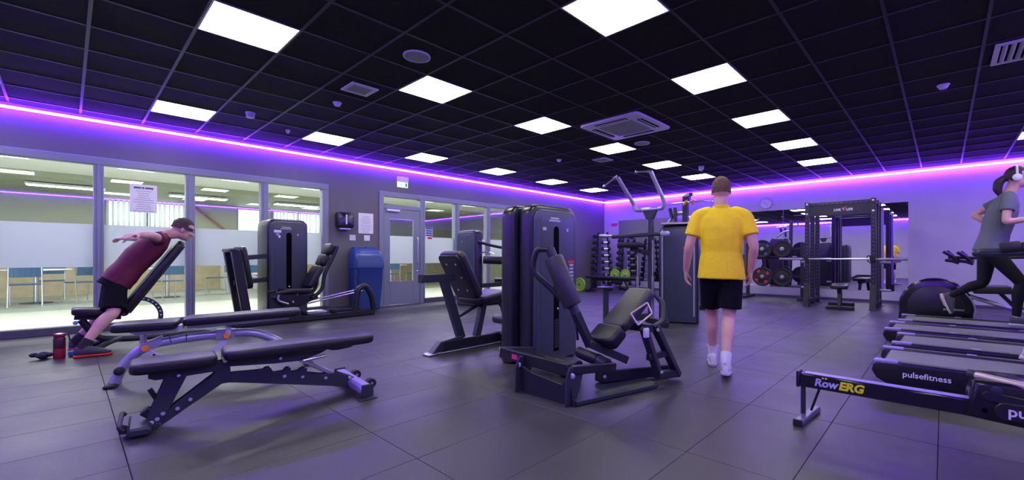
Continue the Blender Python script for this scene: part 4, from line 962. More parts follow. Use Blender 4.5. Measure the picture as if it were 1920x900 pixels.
# ---------------------------------------------------------------- treadmills
m_foot = mat('ribbed_foot_rail', (.055, .052, .065), .55)
def treadmill(x0, y0, lab, rail_x, hi):
    T = thing('treadmill', lab, 'treadmill', (x0 + 1.0, y0 + .375, 0), 0, 'treadmills in a row')
    y1 = y0 + .75; zt = .205
    for yy in (y0, y1):
        o = [(x0 + .10, .035), (x0 + .03, .075), (x0, .13), (x0 + .01, .18), (x0 + .05, zt), (x0 + 1.85, zt), (x0 + 1.85, .05), (x0 + .4, .04)]
        t = BM(); prism(t, o, (0, yy + (.045 if yy == y0 else -.045), 0), (1, 0, 0), (0, 0, 1), (0, 1, 0), .09, .012, 2); sr = obj('side_rail', t, m_gloss if yy == y0 else m_black, T)
        t = BM(); bx(t, x0 + .06, x0 + 1.5, yy + (.012 if yy == y0 else -.07), yy + (.07 if yy == y0 else -.012), zt, zt + .006, .002); obj('foot_rail', t, m_foot, sr)
        t = BM(); bx(t, x0 + .012, x0 + .16, yy + (.004 if yy == y0 else -.086), yy + (.086 if yy == y0 else -.004), zt - .012, zt + .010, .01, 2); obj('end_cap', t, m_lav, sr)
        for k, xx in enumerate((.55, 1.1)):
            t = BM(); bx(t, x0 + xx, x0 + xx + .06, yy + (.02 if yy == y0 else -.06), yy + (.06 if yy == y0 else -.02), zt + .004, zt + .012, .003); obj('rail_clip', t, m_lav, sr)
    t = BM(); bx(t, x0 + .07, x0 + 1.5, y0 + .10, y1 - .10, zt - .04, zt - .008, .012, 2); belt = obj('belt', t, m_belt, T)
    t = BM(); bx(t, x0 + .48, x0 + .78, y0 + .10, y0 + .118, zt - .0075, zt - .006); obj('belt_mark', t, m_paper, belt)
    t = BM(); cyl(t, (x0 + .09, y0 + .09, .14), (x0 + .09, y1 - .09, .14), .045, 16); obj('roller', t, m_black, T)
    t = BM(); prism(t, [(x0 + 1.45, .05), (x0 + 1.45, .21), (x0 + 1.55, .27), (x0 + 1.85, .25), (x0 + 1.97, .16), (x0 + 1.97, .05)], (0, (y0 + y1) / 2, 0), (1, 0, 0), (0, 0, 1), (0, 1, 0), .72, .02, 2); obj('motor_cover', t, m_char, T)
    for yy in (y0 + .04, y1 - .04):
        t = BM(); beam(t, (x0 + 1.62, yy, .2), (x0 + 1.42, yy, 1.15), .06, .09, (0, 1, 0), .012); obj('console_post', t, m_char2, T)
        t = BM(); beam(t, (rail_x, yy, 1.03), (x0 + 1.5, yy, 1.06), .055, .055, bev=.016); hr = obj('handrail', t, m_char2, T)
        if yy == y0 + .04:
            for k in range(2): 
                t = BM(); rcyl(t, (rail_x + .11 + k * .10, yy, 1.055), (rail_x + .21 + k * .10, yy, 1.07 + k * .01), .042, 14); obj('hand_grip', t, m_rubber, hr)
    t = BM(); box(t, (x0 + 1.42, (y0 + y1) / 2, 1.26), (.09, .72, .34), Matrix.Rotation(-.35, 3, 'Y'), .02, 2); cs = obj('console', t, m_char, T)
    t = BM(); box(t, (x0 + 1.365, (y0 + y1) / 2, 1.275), (.006, .46, .24), Matrix.Rotation(-.35, 3, 'Y')); obj('screen', t, m_gloss, cs)
    for (xx, yy) in ((.3, y0 + .08), (.3, y1 - .08), (1.7, y0 + .08), (1.7, y1 - .08)):
        t = BM(); cyl(t, (x0 + xx, yy, 0), (x0 + xx, yy, .05), .03, 12); obj('foot', t, m_rubber, T)
    if hi: text_mesh('pulsefitness', .058, (x0 + .185, y0 - .001, .112), (1, 0, 0), (0, 0, 1), m_paper, T, bold=.0006)
    return T
treadmill(-.41, 4.21, 'nearest treadmill, its black side lettered pulsefitness', .17, True)
treadmill(-.37, 5.20, 'second treadmill from the camera, between the two lettered ones', .36, False)
treadmill(-.50, 6.18, 'third treadmill from the camera with protruding black end', .44, True)
treadmill(-.44, 7.15, 'farthest treadmill, the one the runner is on', .75, False)

# ---------------------------------------------------------------- rowing machine
T = thing('rowing_machine', 'black rowing machine with RowERG lettering at bottom right', 'rowing machine', (0.3, 3.1, 0))
y0, y1 = 3.055, 3.125
t = BM(); bx(t, -.655, .16, y0, y1, .205, .286, .006); rail = obj('monorail', t, m_gloss, T)
t = BM(); bx(t, -.63, .14, y0 + .008, y1 - .008, .286, .292, .002); obj('rail_strip', t, m_lav, rail)
t = BM(); bx(t, -.672, -.652, y0 - .006, y1 + .006, .20, .298, .005); obj('rail_end_cap', t, m_char, rail)
text_mesh('Row', .062, (-.575, y0 - .001, .226), (1, 0, 0), (0, 0, 1), mat('pale_blue_print', (.45, .46, .70), .5), T, bold=.0022, shear=.18)
text_mesh('ERG', .064, (-.452, y0 - .001, .226), (1, 0, 0), (0, 0, 1), m_yellow, T, bold=.003, shear=.2)
t = BM()
for k in range(2): bx(t, -.535 + k * .016, -.525 + k * .016, y0 - .002, y0, .272, .281)
obj('yellow_dots', t, m_yellow, T)
t = BM(); beam(t, (-.64, 3.09, .21), (-.64, 3.09, .03), .024, .026, (0, 1, 0), .004); obj('rear_leg', t, m_char2, T)
t = BM(); cyl(t, (-.55, 3.09, .215), (-.605, 3.13, .05), .007, 8); obj('leg_brace', t, m_char, T)
t = BM(); beam(t, (-.635, 2.93, .018), (-.605, 3.29, .018), .046, .036, bev=.007); ft = obj('rear_foot', t, mat('foot_grey', (.16, .16, .19), .35, .5), T)
t = BM(); beam(t, (-.636, 2.918, .02), (-.635, 2.932, .02), .050, .040, bev=.004); obj('foot_cap', t, m_rubber, ft)
# front housing
t = BM(); prism(t, [(.075, .205), (.115, .385), (.20, .392), (1.25, .395), (1.38, .33), (1.40, .10), (1.15, .06), (.75, .16)], (0, 3.20, 0), (1, 0, 0), (0, 0, 1), (0, 1, 0), .32, .02, 3); hs = obj('front_housing', t, m_gloss, T)
t = BM(); tube(t, [(.115, 3.16, .395), (.22, 3.09, .392), (.42, 2.99, .385), (.75, 2.93, .385)], .020, 12, .06); obj('champagne_rail', t, m_beige, hs)
t = BM(); cyl(t, (.10, 3.17, .395), (.125, 3.155, .395), .025, 14); obj('rail_collar', t, m_char2, hs)
t = BM(); prism(t, rrect(.40, .045, .02, 4), (.34, 3.036, .305), (1, 0, -.10), (.10, 0, 1), (0, -1, 0), .010, .003); obj('side_recess', t, m_towerd, hs)
t = BM(); prism(t, rrect(.34, .085, .04, 5), (.352, 3.032, .262), (1, 0, 0), (0, 0, 1), (0, -1, 0), .014, .004); bd = obj('badge', t, m_black, hs)
text_mesh('pulse', .066, (.226, 3.022, .246), (1, 0, 0), (0, 0, 1), m_paper, bd, bold=.0012)
t = BM(); lathe(t, [(.020, 0), (.022, .006), (.012, .010)], (.19, 3.038, .355), (0, -1, 0), 16); obj('cap_screw', t, m_char2, hs)
t = BM(); lathe(t, [(.012, 0), (.012, .004)], (.15, 3.038, .25), (0, -1, 0), 12); obj('port', t, m_slot, hs)
t = BM(); beam(t, (1.2, 2.95, .03), (1.2, 3.5, .03), .06, .06, bev=.01); beam(t, (1.2, 3.2, .03), (1.15, 3.2, .15), .06, .06, (0, 1, 0)); obj('front_foot', t, m_char, T)

# ---------------------------------------------------------------- cross trainer
T = thing('cross_trainer', 'black cross trainer with big round pulsefitness flywheel cover', 'cross trainer', (.3, 8.35, 0))
o = [(-.49, .06)] + [(-.085 + .395 * math.cos(math.radians(a)), .315 + .395 * math.sin(math.radians(a))) for a in range(190, -21, -12)] + [(.30, .06)]
t = BM(); prism(t, o, (0, 8.36, 0), (1, 0, 0), (0, 0, 1), (0, 1, 0), .32, .035, 3); hs = obj('flywheel_cover', t, m_gloss, T)
o2 = [(-.085 + .30 * math.cos(math.radians(a)), .30 + .30 * math.sin(math.radians(a))) for a in range(0, 360, 12)]
o2 = [(x, max(z, .09)) for x, z in o2]
t = BM(); prism(t, o2, (0, 8.196, 0), (1, 0, 0), (0, 0, 1), (0, 1, 0), .014, .005, 2); ds = obj('side_disc', t, m_towerd, hs)
text_mesh('pulsefitness', .046, (0.0, 8.186, .272), (1, 0, 0), (0, 0, 1), m_paper, ds)
t = BM(); tube(t, [(.30, 8.19, .10), (.33, 8.19, .28), (.27, 8.19, .46), (.14, 8.19, .60)], .009, 8, .1); obj('cover_trim', t, m_silver, hs)
for yy in (8.22, 8.50):
    t = BM(); beam(t, (.26, yy, .47), (.90, yy, .24), .05, .04, bev=.01); obj('pedal_rail', t, m_steel, T)
    t = BM(); box(t, (.47, yy, .57), (.36, .16, .10), Matrix.Rotation(-.03, 3, 'Y'), .02, 2); obj('pedal', t, m_rubber, T)
    t = BM(); beam(t, (.55, yy, .53), (.72, yy, .31), .04, .04); obj('pedal_link', t, m_char, T)
t = BM(); beam(t, (-.4, 8.36, .04), (1.6, 8.36, .04), .12, .07, bev=.01); obj('base', t, m_char, T)
t = BM(); beam(t, (1.5, 8.36, .05), (1.15, 8.36, 1.35), .10, .08, (0, 1, 0), .01); obj('console_post', t, m_char, T)
t = BM(); box(t, (1.12, 8.36, 1.42), (.06, .36, .26), Matrix.Rotation(-.4, 3, 'Y'), .015, 2); obj('console', t, m_char, T)
t = BM(); tube(t, [(1.2, 8.36, 1.05), (.75, 8.30, 1.0), (.35, 8.25, .99), (.05, 8.22, 1.0)], .022, 10, .1); obj('rear_bar', t, m_black, T)
for (xx, dz) in ((.06, 0), (.20, -.01)):
    t = BM(); tube(t, [(xx - .06, 8.18, 1.08 + dz), (xx + .02, 8.2, 1.02 + dz), (xx + .08, 8.22, .94 + dz)], .022, 8, .03); tube(t, [(xx - .02, 8.26, 1.09 + dz), (xx + .04, 8.26, 1.02 + dz), (xx + .10, 8.24, .95 + dz)], .020, 8, .03); tube(t, [(xx - .04, 8.2, .96 + dz), (xx + .03, 8.22, .95 + dz), (xx + .10, 8.22, .92 + dz)], .022, 8, .03); obj('horn_grip', t, m_black, T)
# ---------------------------------------------------------------- power rack
m_hole = mat('hole_rim', (.13, .13, .17), .5)
T = thing('power_rack', 'black power rack with drilled uprights in front of the mirror', 'power rack', (-1.5, 10.75, 0))
XA, XB, RY = -2.06, -.97, (10.30, 10.78, 11.28)
def upright(x, y, h=2.12):
    t = BM(); bx(t, x - .038, x + .038, y - .038, y + .038, .0, h, .004); u = obj('upright', t, m_blk_rack, T)
    t = BM()
    for k in range(int((h - .3) / .075)):
        lathe(t, [(.011, 0), (.011, .0015)], (x, y - .038, .25 + k * .075), (0, -1, 0), 8); lathe(t, [(.011, 0), (.011, .0015)], (x + .038, y, .25 + k * .075), (1, 0, 0), 8)
    tag(obj('holes', t, m_hole, u), kind='stuff')
    t = BM(); bx(t, x - .07, x + .07, y - .07, y + .07, 0, .012, .003); obj('base_plate', t, m_blk_rack, u)
for x in (XA, XB):
    for y in RY: upright(x, y)
    for z in (2.06, .12):
        t = BM(); bx(t, x - .03, x + .03, RY[0] + .04, RY[1] - .04, z - .03, z + .03, .004); bx(t, x - .03, x + .03, RY[1] + .04, RY[2] - .04, z - .03, z + .03, .004); obj('side_beam', t, m_blk_rack, T)
    t = BM(); prism(t, [(10.13, 0), (10.25, 0), (10.262, .40), (10.262, .46), (10.235, .46)], (x, 0, 0), (0, 1, 0), (0, 0, 1), (1, 0, 0), .10, .004); obj('gusset_foot', t, m_char, T)
    bolts(T, [(x, 10.262, z) for z in (2.08, 1.88, .42, .10)], (0, -1, 0), .022)
    t = BM(); bx(t, x - .045, x + .045, 10.18, 10.27, .93, .95, .004); bx(t, x - .045, x + .045, 10.17, 10.185, .93, 1.03, .004); obj('bar_hook', t, m_rubber, T)
t = BM(); bx(t, XA + .04, XB - .04, RY[0] - .03, RY[0] + .03, 2.04, 2.10, .004); hb = obj('top_beam', t, m_blk_rack, T)
t = BM()
for k in range(12): lathe(t, [(.012, 0), (.012, .0015)], (XA + .12 + k * .078, RY[0] - .03, 2.07), (0, -1, 0), 8)
tag(obj('holes', t, m_hole, hb), kind='stuff')
t = BM(); bx(t, XA + .04, XB - .04, RY[2] - .03, RY[2] + .03, 2.04, 2.10, .004); obj('top_beam', t, m_blk_rack, T)
t = BM(); bx(t, XA + .04, XB - .04, RY[0] - .012, RY[0] - .004, 1.83, 2.035, .002); sp = obj('sign_panel', t, m_blk_rack, T)
text_mesh('LIVE', .062, (-1.60, RY[0] - .0135, 1.915), (1, 0, 0), (0, 0, 1), m_paper, sp, bold=.002)
text_mesh('LIFE', .062, (-1.395, RY[0] - .0135, 1.915), (1, 0, 0), (0, 0, 1), m_paper, sp, bold=.002)
t = BM(); prism(t, [(-1.47, 1.97), (-1.435, 1.97), (-1.425, 1.925), (-1.44, 1.915)], (0, RY[0] - .0135, 0), (1, 0, 0), (0, 0, 1), (0, 1, 0), .002); obj('blue_mark', t, mat('pale_blue_mark', (.25, .35, .6), .5), sp)
t = BM(); prism(t, [(-1.435, 1.985), (-1.405, 2.0), (-1.385, 1.985), (-1.40, 1.95), (-1.43, 1.945)], (0, RY[0] - .0135, 0), (1, 0, 0), (0, 0, 1), (0, 1, 0), .002); obj('red_mark', t, m_red, sp)
t = BM(); cyl(t, (XA, RY[1], 2.0), (XB, RY[1], 2.0), .018, 10); obj('pull_up_bar', t, m_char, T)
for x in (XA, XB):
    for (y, z) in ((RY[1] + .06, .9), (RY[1] + .06, .35)):
        t = BM(); cyl(t, (x - .05 * (1 if x == XA else -1), y, z), (x + .22 * (-1 if x == XA else 1), y, z), .025, 12); obj('storage_peg', t, m_steel, T)
t = BM(); bx(t, XB + .05, XB + .09, 11.05, 11.12, .35, 2.0, .006); obj('cable_guide', t, m_lav, T)
T = thing('barbell', 'long steel barbell resting across the power rack', 'barbell', (-1.5, 10.225, 1.0))
t = BM(); cyl(t, (-2.15, 10.225, .965), (-.88, 10.225, .965), .014, 12); obj('shaft', t, m_steel, T)
for (a, c) in ((-2.56, -2.15), (-.88, -.47)):
    t = BM(); cyl(t, (a, 10.225, .965), (c, 10.225, .965), .025, 14); obj('sleeve', t, m_steel, T)
def flat_bench(x, y, rz, lab, L=1.1):
    T = thing('flat_bench', lab, 'bench', (x, y, 0), rz, 'flat benches near the mirror')
    for o_ in [0]:
        t = BM(); pad(t, (0, 0, .43), L, .28, .07, (1, 0, 0), (0, 0, 1), .06, .02); obj('pad', t, m_pad, T, local=True)
        t = BM(); beam(t, (-L * .4, 0, .36), (L * .4, 0, .36), .07, .06); obj('spine', t, m_char, T, local=True)
        for s in (-1, 1):
            t = BM(); beam(t, (s * L * .32, 0, .34), (s * L * .42, 0, .04), .06, .06, (0, 1, 0)); obj('leg', t, m_char, T, local=True)
            t = BM(); beam(t, (s * L * .42, -.22, .03), (s * L * .42, .22, .03), .06, .06, bev=.012); obj('foot', t, m_char, T, local=True)
            t = BM(); cyl(t, (s * L * .42, -.20, .035), (s * L * .42, -.24, .035), .035, 12); obj('end_wheel', t, m_rubber, T, local=True)
flat_bench(-1.52, 10.42, pi / 2 + .12, 'flat bench standing inside the power rack')

# ---------------------------------------------------------------- plate rack by the mirror
T = thing('plate_rack', 'black storage rack with pegs against the mirror', 'weight rack', (-2.9, 11.75, 0))
for x in (-3.62, -2.42):
    t = BM(); bx(t, x - .035, x + .035, 11.55, 11.62, 0, 1.35, .004); obj('upright', t, m_blk_rack, T)
    t = BM(); bx(t, x - .04, x + .04, 11.25, 12.0, 0, .06, .006); obj('foot', t, m_blk_rack, T)
for z in (1.2, .98, .54):
    t = BM(); bx(t, -3.6, -2.44, 11.56, 11.61, z - .03, z + .03, .004); obj('shelf_beam', t, m_blk_rack, T)
for (x, z) in ((-3.2, 1.2), (-2.78, 1.2), (-3.2, .54), (-2.78, .54)):
    t = BM(); cyl(t, (x, 11.56, z), (x, 11.22, z), .025, 12); obj('peg', t, m_steel, T)
def disc(name, x, y, z, r, w, m, lab, marks=None, group='bumper plates on the rack'):
    T = thing(name, lab, 'weight plate', (x, y, z - r), 0, group)
    t = BM(); lathe(t, [(.03, 0), (r * .55, .0), (r * .60, .008), (r * .78, .008), (r * .84, .0), (r * .95, 0), (r, .012), (r, w - .012), (r * .95, w), (.03, w)], (x, y, z), (0, 1, 0), 36); obj('plate', t, m, T)
    t = BM(); lathe(t, [(.045, 0), (.045, .01), (.028, .012)], (x, y + .003, z), (0, -1, 0), 18); obj('hub', t, m_steel, T)
    if marks:
        for k in range(4):
            t = BM(); a0 = math.radians(k * 90 + 20)
            o = [(.78 * r * math.cos(a0 + q), .78 * r * math.sin(a0 + q)) for q in (0, .18, .36, .5)] + [(.52 * r * math.cos(a0 + q), .52 * r * math.sin(a0 + q)) for q in (.5, .36, .18, 0)]
            prism(t, o, (x, y + .001, z), (1, 0, 0), (0, 0, 1), (0, 1, 0), .014); obj('coloured_mark', t, marks, T)
disc('weight_plate', -3.2, 11.26, 1.2, .215, .075, m_rubber, 'black bumper plate with blue marks on the upper peg', mat('blue_mark', (.03, .10, .28), .5))
disc('weight_plate', -2.78, 11.30, 1.2, .20, .07, m_rubber, 'plain black plate on the upper peg nearer the power rack')
disc('weight_plate', -3.2, 11.26, .54, .225, .08, m_rubber, 'black bumper plate with red marks on the lower peg', m_red)
disc('weight_plate', -2.78, 11.30, .54, .215, .07, m_rubber, 'plain black plate on the lower peg nearer the power rack')
DB = None
def dumbbell(x, y, z, d, r, lab, group):
    global DB
    if DB is None:
        T = DB = thing('dumbbell', lab, 'dumbbell', (0, 0, 0), 0, group)
        t = BM(); cyl(t, (-.07, 0, 0), (.07, 0, 0), .016, 8); obj('handle', t, m_steel, T, local=True)
        for s in (-1, 1):
            t = BM(); lathe(t, [(.040, 0), (.062, .012), (.062, .07), (.045, .08)], (s * .065, 0, 0), (s, 0, 0), 8); h = obj('head', t, m_rubber, T, local=True)
            t = BM(); lathe(t, [(.030, 0), (.028, .003)], (s * .146, 0, 0), (s, 0, 0), 10); obj('end_disc', t, m_char2, h, local=True)
        c = T
    else: c = copy_tree(DB); c['label'] = lab; c['group'] = group
    c.location = (x, y, z); c.rotation_euler = (0, 0, d); c.scale = (r, r, r)
for k in range(6): dumbbell(-3.4 + k * .17, 11.58, 1.085, pi / 2, .9, 'hex dumbbell on the middle beam of the plate rack, %s from the left' % ordn[k], 'dumbbells on the plate rack')

# ---------------------------------------------------------------- dumbbell towers in the corner
def db_tower(x0, x1, y, top, nlev, lab, name, cols):
    T = thing('dumbbell_stand', lab, 'weight rack', ((x0 + x1) / 2, y, 0), 0, 'dumbbell stands in the corner')
    xm = (x0 + x1) / 2
    t = BM(); beam(t, (xm, y, .03), (xm, y, top - .05), .07, .07, (0, 1, 0)); obj('post', t, m_silver, T)
    t = BM(); beam(t, (xm - .32, y, .03), (xm + .32, y, .03), .08, .06); beam(t, (xm, y - .25, .03), (xm, y + .25, .03), .08, .06); obj('base', t, m_char, T)
    for ci_, s in enumerate(cols):
        w0, w1 = (.30, .17)
        t = BM(); beam(t, (xm + s * w0, y, .06), (xm + s * w1, y, top), .04, .05, (0, 1, 0)); st = obj('stile', t, m_black, T)
        for k in range(nlev):
            f = (k + .6) / nlev; z = .12 + f * (top - .16); xx = xm + s * (w0 + (w1 - w0) * (z / top))
            t = BM(); bx(t, xx - .045, xx + .045, y - .20, y - .02, z - .075, z - .06); obj('cradle', t, m_black, st)
            dumbbell(xx, y - .13, z, .55 * s, 1.25 - .35 * f, 'dumbbell on the %s, %s side, %s level up' % (name, 'right' if s > 0 else 'left', ordn[k] if k < 8 else 'top'), 'dumbbells on the corner stands')
db_tower(-8.22, -7.84, 11.6, 1.80, 8, 'A shaped dumbbell stand right in the room corner', 'stand in the room corner', (-1, 1))
db_tower(-7.26, -6.86, 11.55, 1.62, 8, 'A shaped dumbbell stand beside the one in the corner', 'stand second from the room corner', (-1, 1))
# bench with lime plates in front of the stands
flat_bench(-6.93, 10.35, .02, 'long flat bench in front of the corner dumbbell stands', 1.55)
def lime(x, y, z, r, lab): disc('lime_plate', x, y, z, r, .05, m_green, lab, None, 'lime green plates by the corner')
lime(-7.76, 10.02, .21, .20, 'lime green plate leaning at the left end of the far bench')
lime(-7.10, 10.85, .50, .16, 'lime green ball shaped plate behind the middle of the far bench')
lime(-6.75, 10.85, .50, .16, 'lime green plate behind the right half of the far bench')
T = thing('low_rack', 'low dark rack carrying lime plates behind the far bench', 'weight rack', (-6.9, 10.95, 0))
t = BM(); bx(t, -7.4, -6.4, 10.93, 10.97, .44, .50, .004); obj('beam', t, m_blk_rack, T)
for x in (-7.38, -6.42):
    t = BM(); bx(t, x - .03, x + .03, 10.92, 10.98, 0, .50, .004); bx(t, x - .03, x + .03, 10.75, 11.15, 0, .05, .004); obj('leg', t, m_blk_rack, T)
for x in (-7.10, -6.75):
    t = BM(); cyl(t, (x, 10.94, .5), (x, 10.82, .5), .022, 10); obj('peg', t, m_steel, T)
# ---------------------------------------------------------------- people
def fused(bm, voxel, it=4, fac=.5):
    """one continuous surface from overlapping closed shapes"""
    me = bpy.data.meshes.new('raw'); bmesh.ops.recalc_face_normals(bm, faces=bm.faces[:]); bm.to_mesh(me); bm.free()
    o = bpy.data.objects.new('raw', me); COL.objects.link(o)
    r = o.modifiers.new('r', 'REMESH'); r.mode = 'VOXEL'; r.voxel_size = voxel; r.use_smooth_shade = True
    s = o.modifiers.new('s', 'SMOOTH'); s.factor = fac; s.iterations = it
    dg = bpy.context.evaluated_depsgraph_get(); dg.update()
    out = bpy.data.meshes.new_from_object(o.evaluated_get(dg)); bpy.data.objects.remove(o); bpy.data.meshes.remove(me)
    out.materials.clear()
    for p in out.polygons: p.use_smooth = True
    return out
def chain(bm, pts, rs, seg=14, open_end=False):
    """tapered limb with round ends"""
    pts = [V(p) for p in pts]
    P, R = [], []
    for i in range(len(pts) - 1):
        for k in range(6):
            t = k / 6; P.append(pts[i].lerp(pts[i + 1], t)); R.append(rs[i] * (1 - t) + rs[i + 1] * t)
    P.append(pts[-1]); R.append(rs[-1])
    # soften the bends
    for _ in range(2): P = [P[0]] + [(P[i - 1] + P[i] * 2 + P[i + 1]) / 4 for i in range(1, len(P) - 1)] + [P[-1]]
    d0 = (P[1] - P[0]).normalized(); d1 = (P[-1] - P[-2]).normalized()
    P = [P[0] - d0 * R[0] * .8, P[0] - d0 * R[0] * .5] + P; R = [R[0] * .45, R[0] * .82] + R
    if not open_end: P += [P[-1] + d1 * R[-1] * .5, P[-1] + d1 * R[-1] * .8]; R += [R[-1] * .82, R[-1] * .45]
    tube(bm, P, R, seg)
def loft(bm, secs, rt, seg=24):
    """secs: (centre, half width, half depth, forward dir); elliptical slices"""
    rings = []
    for c, w, d, f in secs:
        f = V(f).normalized(); rings.append(ring(bm, c, V(rt), f, w, d, seg, .88))
    skin(bm, rings)
def lerp(a, b, t): return V(a).lerp(V(b), t)
def hand(bm, w, d, nrm, th, curl=.5, s=1.0):
    """w wrist, d finger direction, nrm back of hand, th towards the thumb side"""
    d = V(d).normalized(); th = V(th); th = (th - d * th.dot(d)).normalized(); nrm = d.cross(th).normalized() * (1 if d.cross(th).dot(V(nrm)) > 0 else -1)
    w = V(w)
    rings = [ring(bm, w + d * x * s, th, nrm, a * s, b_ * s, 14) for x, a, b_ in ((-.02, .026, .020), (.0, .028, .019), (.03, .036, .018), (.06, .041, .016), (.085, .040, .013), (.095, .034, .010))]
    skin(bm, rings)
    for k, (o, l) in enumerate(((.030, .070), (.010, .080), (-.011, .075), (-.031, .058))):
        p = w + (d * .085 + th * o) * s; pts = [p]; dd = d.copy()
        for q in range(3):
            ang = curl * (.5 + .35 * q) + .05 * k; dd = (d * math.cos(ang) - nrm * math.sin(ang)).normalized(); p = p + dd * l * s * (.42, .32, .26)[q]; pts.append(p)
        chain(bm, pts, [.0098 * s, .0092 * s, .0085 * s, .0075 * s], 8)
    p = w + (d * .02 + th * .030) * s
    chain(bm, [p, p + (d * .035 + th * .026 - nrm * .012) * s, p + (d * .062 + th * .030 - nrm * .028) * s, p + (d * .085 + th * .024 - nrm * .040) * s], [.014 * s, .012 * s, .010 * s, .0085 * s], 8)
def head(bm, c, f, u, k=1.0):
    f, u = V(f).normalized(), V(u); u = (u - f * u.dot(f)).normalized(); r = f.cross(u); c = V(c)
    M = Matrix((r, f, u)).transposed()
    def el(dr, df, du, a, b_, e): ball(bm, c + (r * dr + f * df + u * du) * k, (a * k, b_ * k, e * k), 18, 12, M)
    el(0, -.008, .025, .076, .097, .098); el(0, .03, -.045, .060, .068, .070); el(0, .058, -.085, .034, .034, .028)
    el(0, .055, .02, .060, .046, .055); el(0, .104, -.022, .012, .018, .022); el(0, .116, -.034, .016, .011, .010)
    el(0, .094, -.066, .022, .010, .006); el(0, .092, -.075, .020, .010, .006)
    for s in (-1, 1): el(s * .077, -.008, -.008, .009, .022, .032); el(s * .045, .075, -.025, .024, .022, .022); el(s * .030, .090, .020, .022, .010, .007)
    return M
def hair(T, c, f, u, k, m, cut, name='hair', grow=1.0, seed=1):
    f, u = V(f).normalized(), V(u); u = (u - f * u.dot(f)).normalized(); r = f.cross(u); M = Matrix((r, f, u)).transposed(); c = V(c); b = BM()
    ball(b, (0, 0, 0), (.0835 * k * grow, .104 * k * grow, .108 * k * grow), 36, 26)
    rr = random.Random(seed)
    dele = [v for v in b.verts if cut(v.co.y / (.104 * k) + rr.uniform(-.06, .06), v.co.z / (.108 * k) + rr.uniform(-.07, .07), abs(v.co.x) / (.0835 * k))]
    bmesh.ops.delete(b, geom=dele, context='VERTS')
    for v in b.verts: v.co *= 1 + rr.uniform(-.02, .035) + max(0, v.co.z / (.108 * k)) * .07
    g = bmesh.ops.solidify(b, geom=b.faces[:], thickness=.012 * k)
    b.transform(M.to_4x4()); b.transform(Matrix.Translation(c + (u * .022 - f * .008) * k)); return obj(name, b, m, T, ang=80)
def eyes(T, c, f, u, k):
    f, u = V(f).normalized(), V(u); u = (u - f * u.dot(f)).normalized(); r = f.cross(u); c = V(c)
    for s in (-1, 1):
        p = c + (r * s * .031 + f * .082 + u * .004) * k
        t = BM(); ball(t, p, .0125 * k, 12, 8); e = obj('eye', t, mat('eye_white', (.75, .72, .70), .2), T)
        t = BM(); ball(t, p + f * .0075 * k, .0068 * k, 10, 8); obj('iris', t, mat('iris', (.05, .035, .03), .15), e)
        t = BM(); q = c + (r * s * .032 + f * .095 + u * .030) * k; tube(t, [q - r * .018 * k, q + u * .004 * k, q + r * .018 * k - f * .006 * k], [.002 * k, .0035 * k, .002 * k], 6); obj('eyebrow', t, mat('brow', (.06, .035, .02), .8), T)
def shoe(T, an, heel, toe, m_up, m_sole, m_lace, w=.046):
    """an: ankle; heel and toe points on the sole line"""
    heel, toe, an = V(heel), V(toe), V(an); d = (toe - heel).normalized(); L = (toe - heel).length
    s = d.cross(V((0, 0, 1))).normalized(); u = s.cross(d).normalized()
    def rg(bm, x, wd, z0, z1): return ring(bm, heel + d * x * L + u * (z0 + z1) / 2, s, u, wd, (z1 - z0) / 2, 16, .8)
    t = BM(); skin(t, [rg(t, x, a, 0, h) for x, a, h in ((-.01, w * .45, .028), (.0, w * .72, .03), (.15, w * .82, .03), (.40, w * .78, .028), (.70, w * 1.02, .026), (.90, w * .82, .026), (1.0, w * .40, .032), (1.02, w * .15, .034))]); so = obj('shoe_sole', t, m_sole, T)
    t = BM(); rings = [rg(t, x, a, .02, h) for x, a, h in ((.01, w * .40, .095), (.05, w * .68, .112), (.18, w * .80, .118), (.35, w * .84, .114), (.50, w * .86, .102), (.70, w * .96, .080), (.88, w * .80, .062), (.985, w * .38, .050))]; skin(t, rings); up = obj('shoe', t, m_up, T)
    t = BM()
    for k in range(4):
        x = .38 + k * .085; z = .114 - k * .0115; p = heel + d * x * L + u * z; tube(t, [p - s * w * .42 - u * .006, p + u * .003, p + s * w * .42 - u * .006], .0035, 6)
    obj('laces', t, m_lace, up)
m_skin = mat('skin', (.62, .36, .28), .5, var=.08, scale=14, sss=.12)

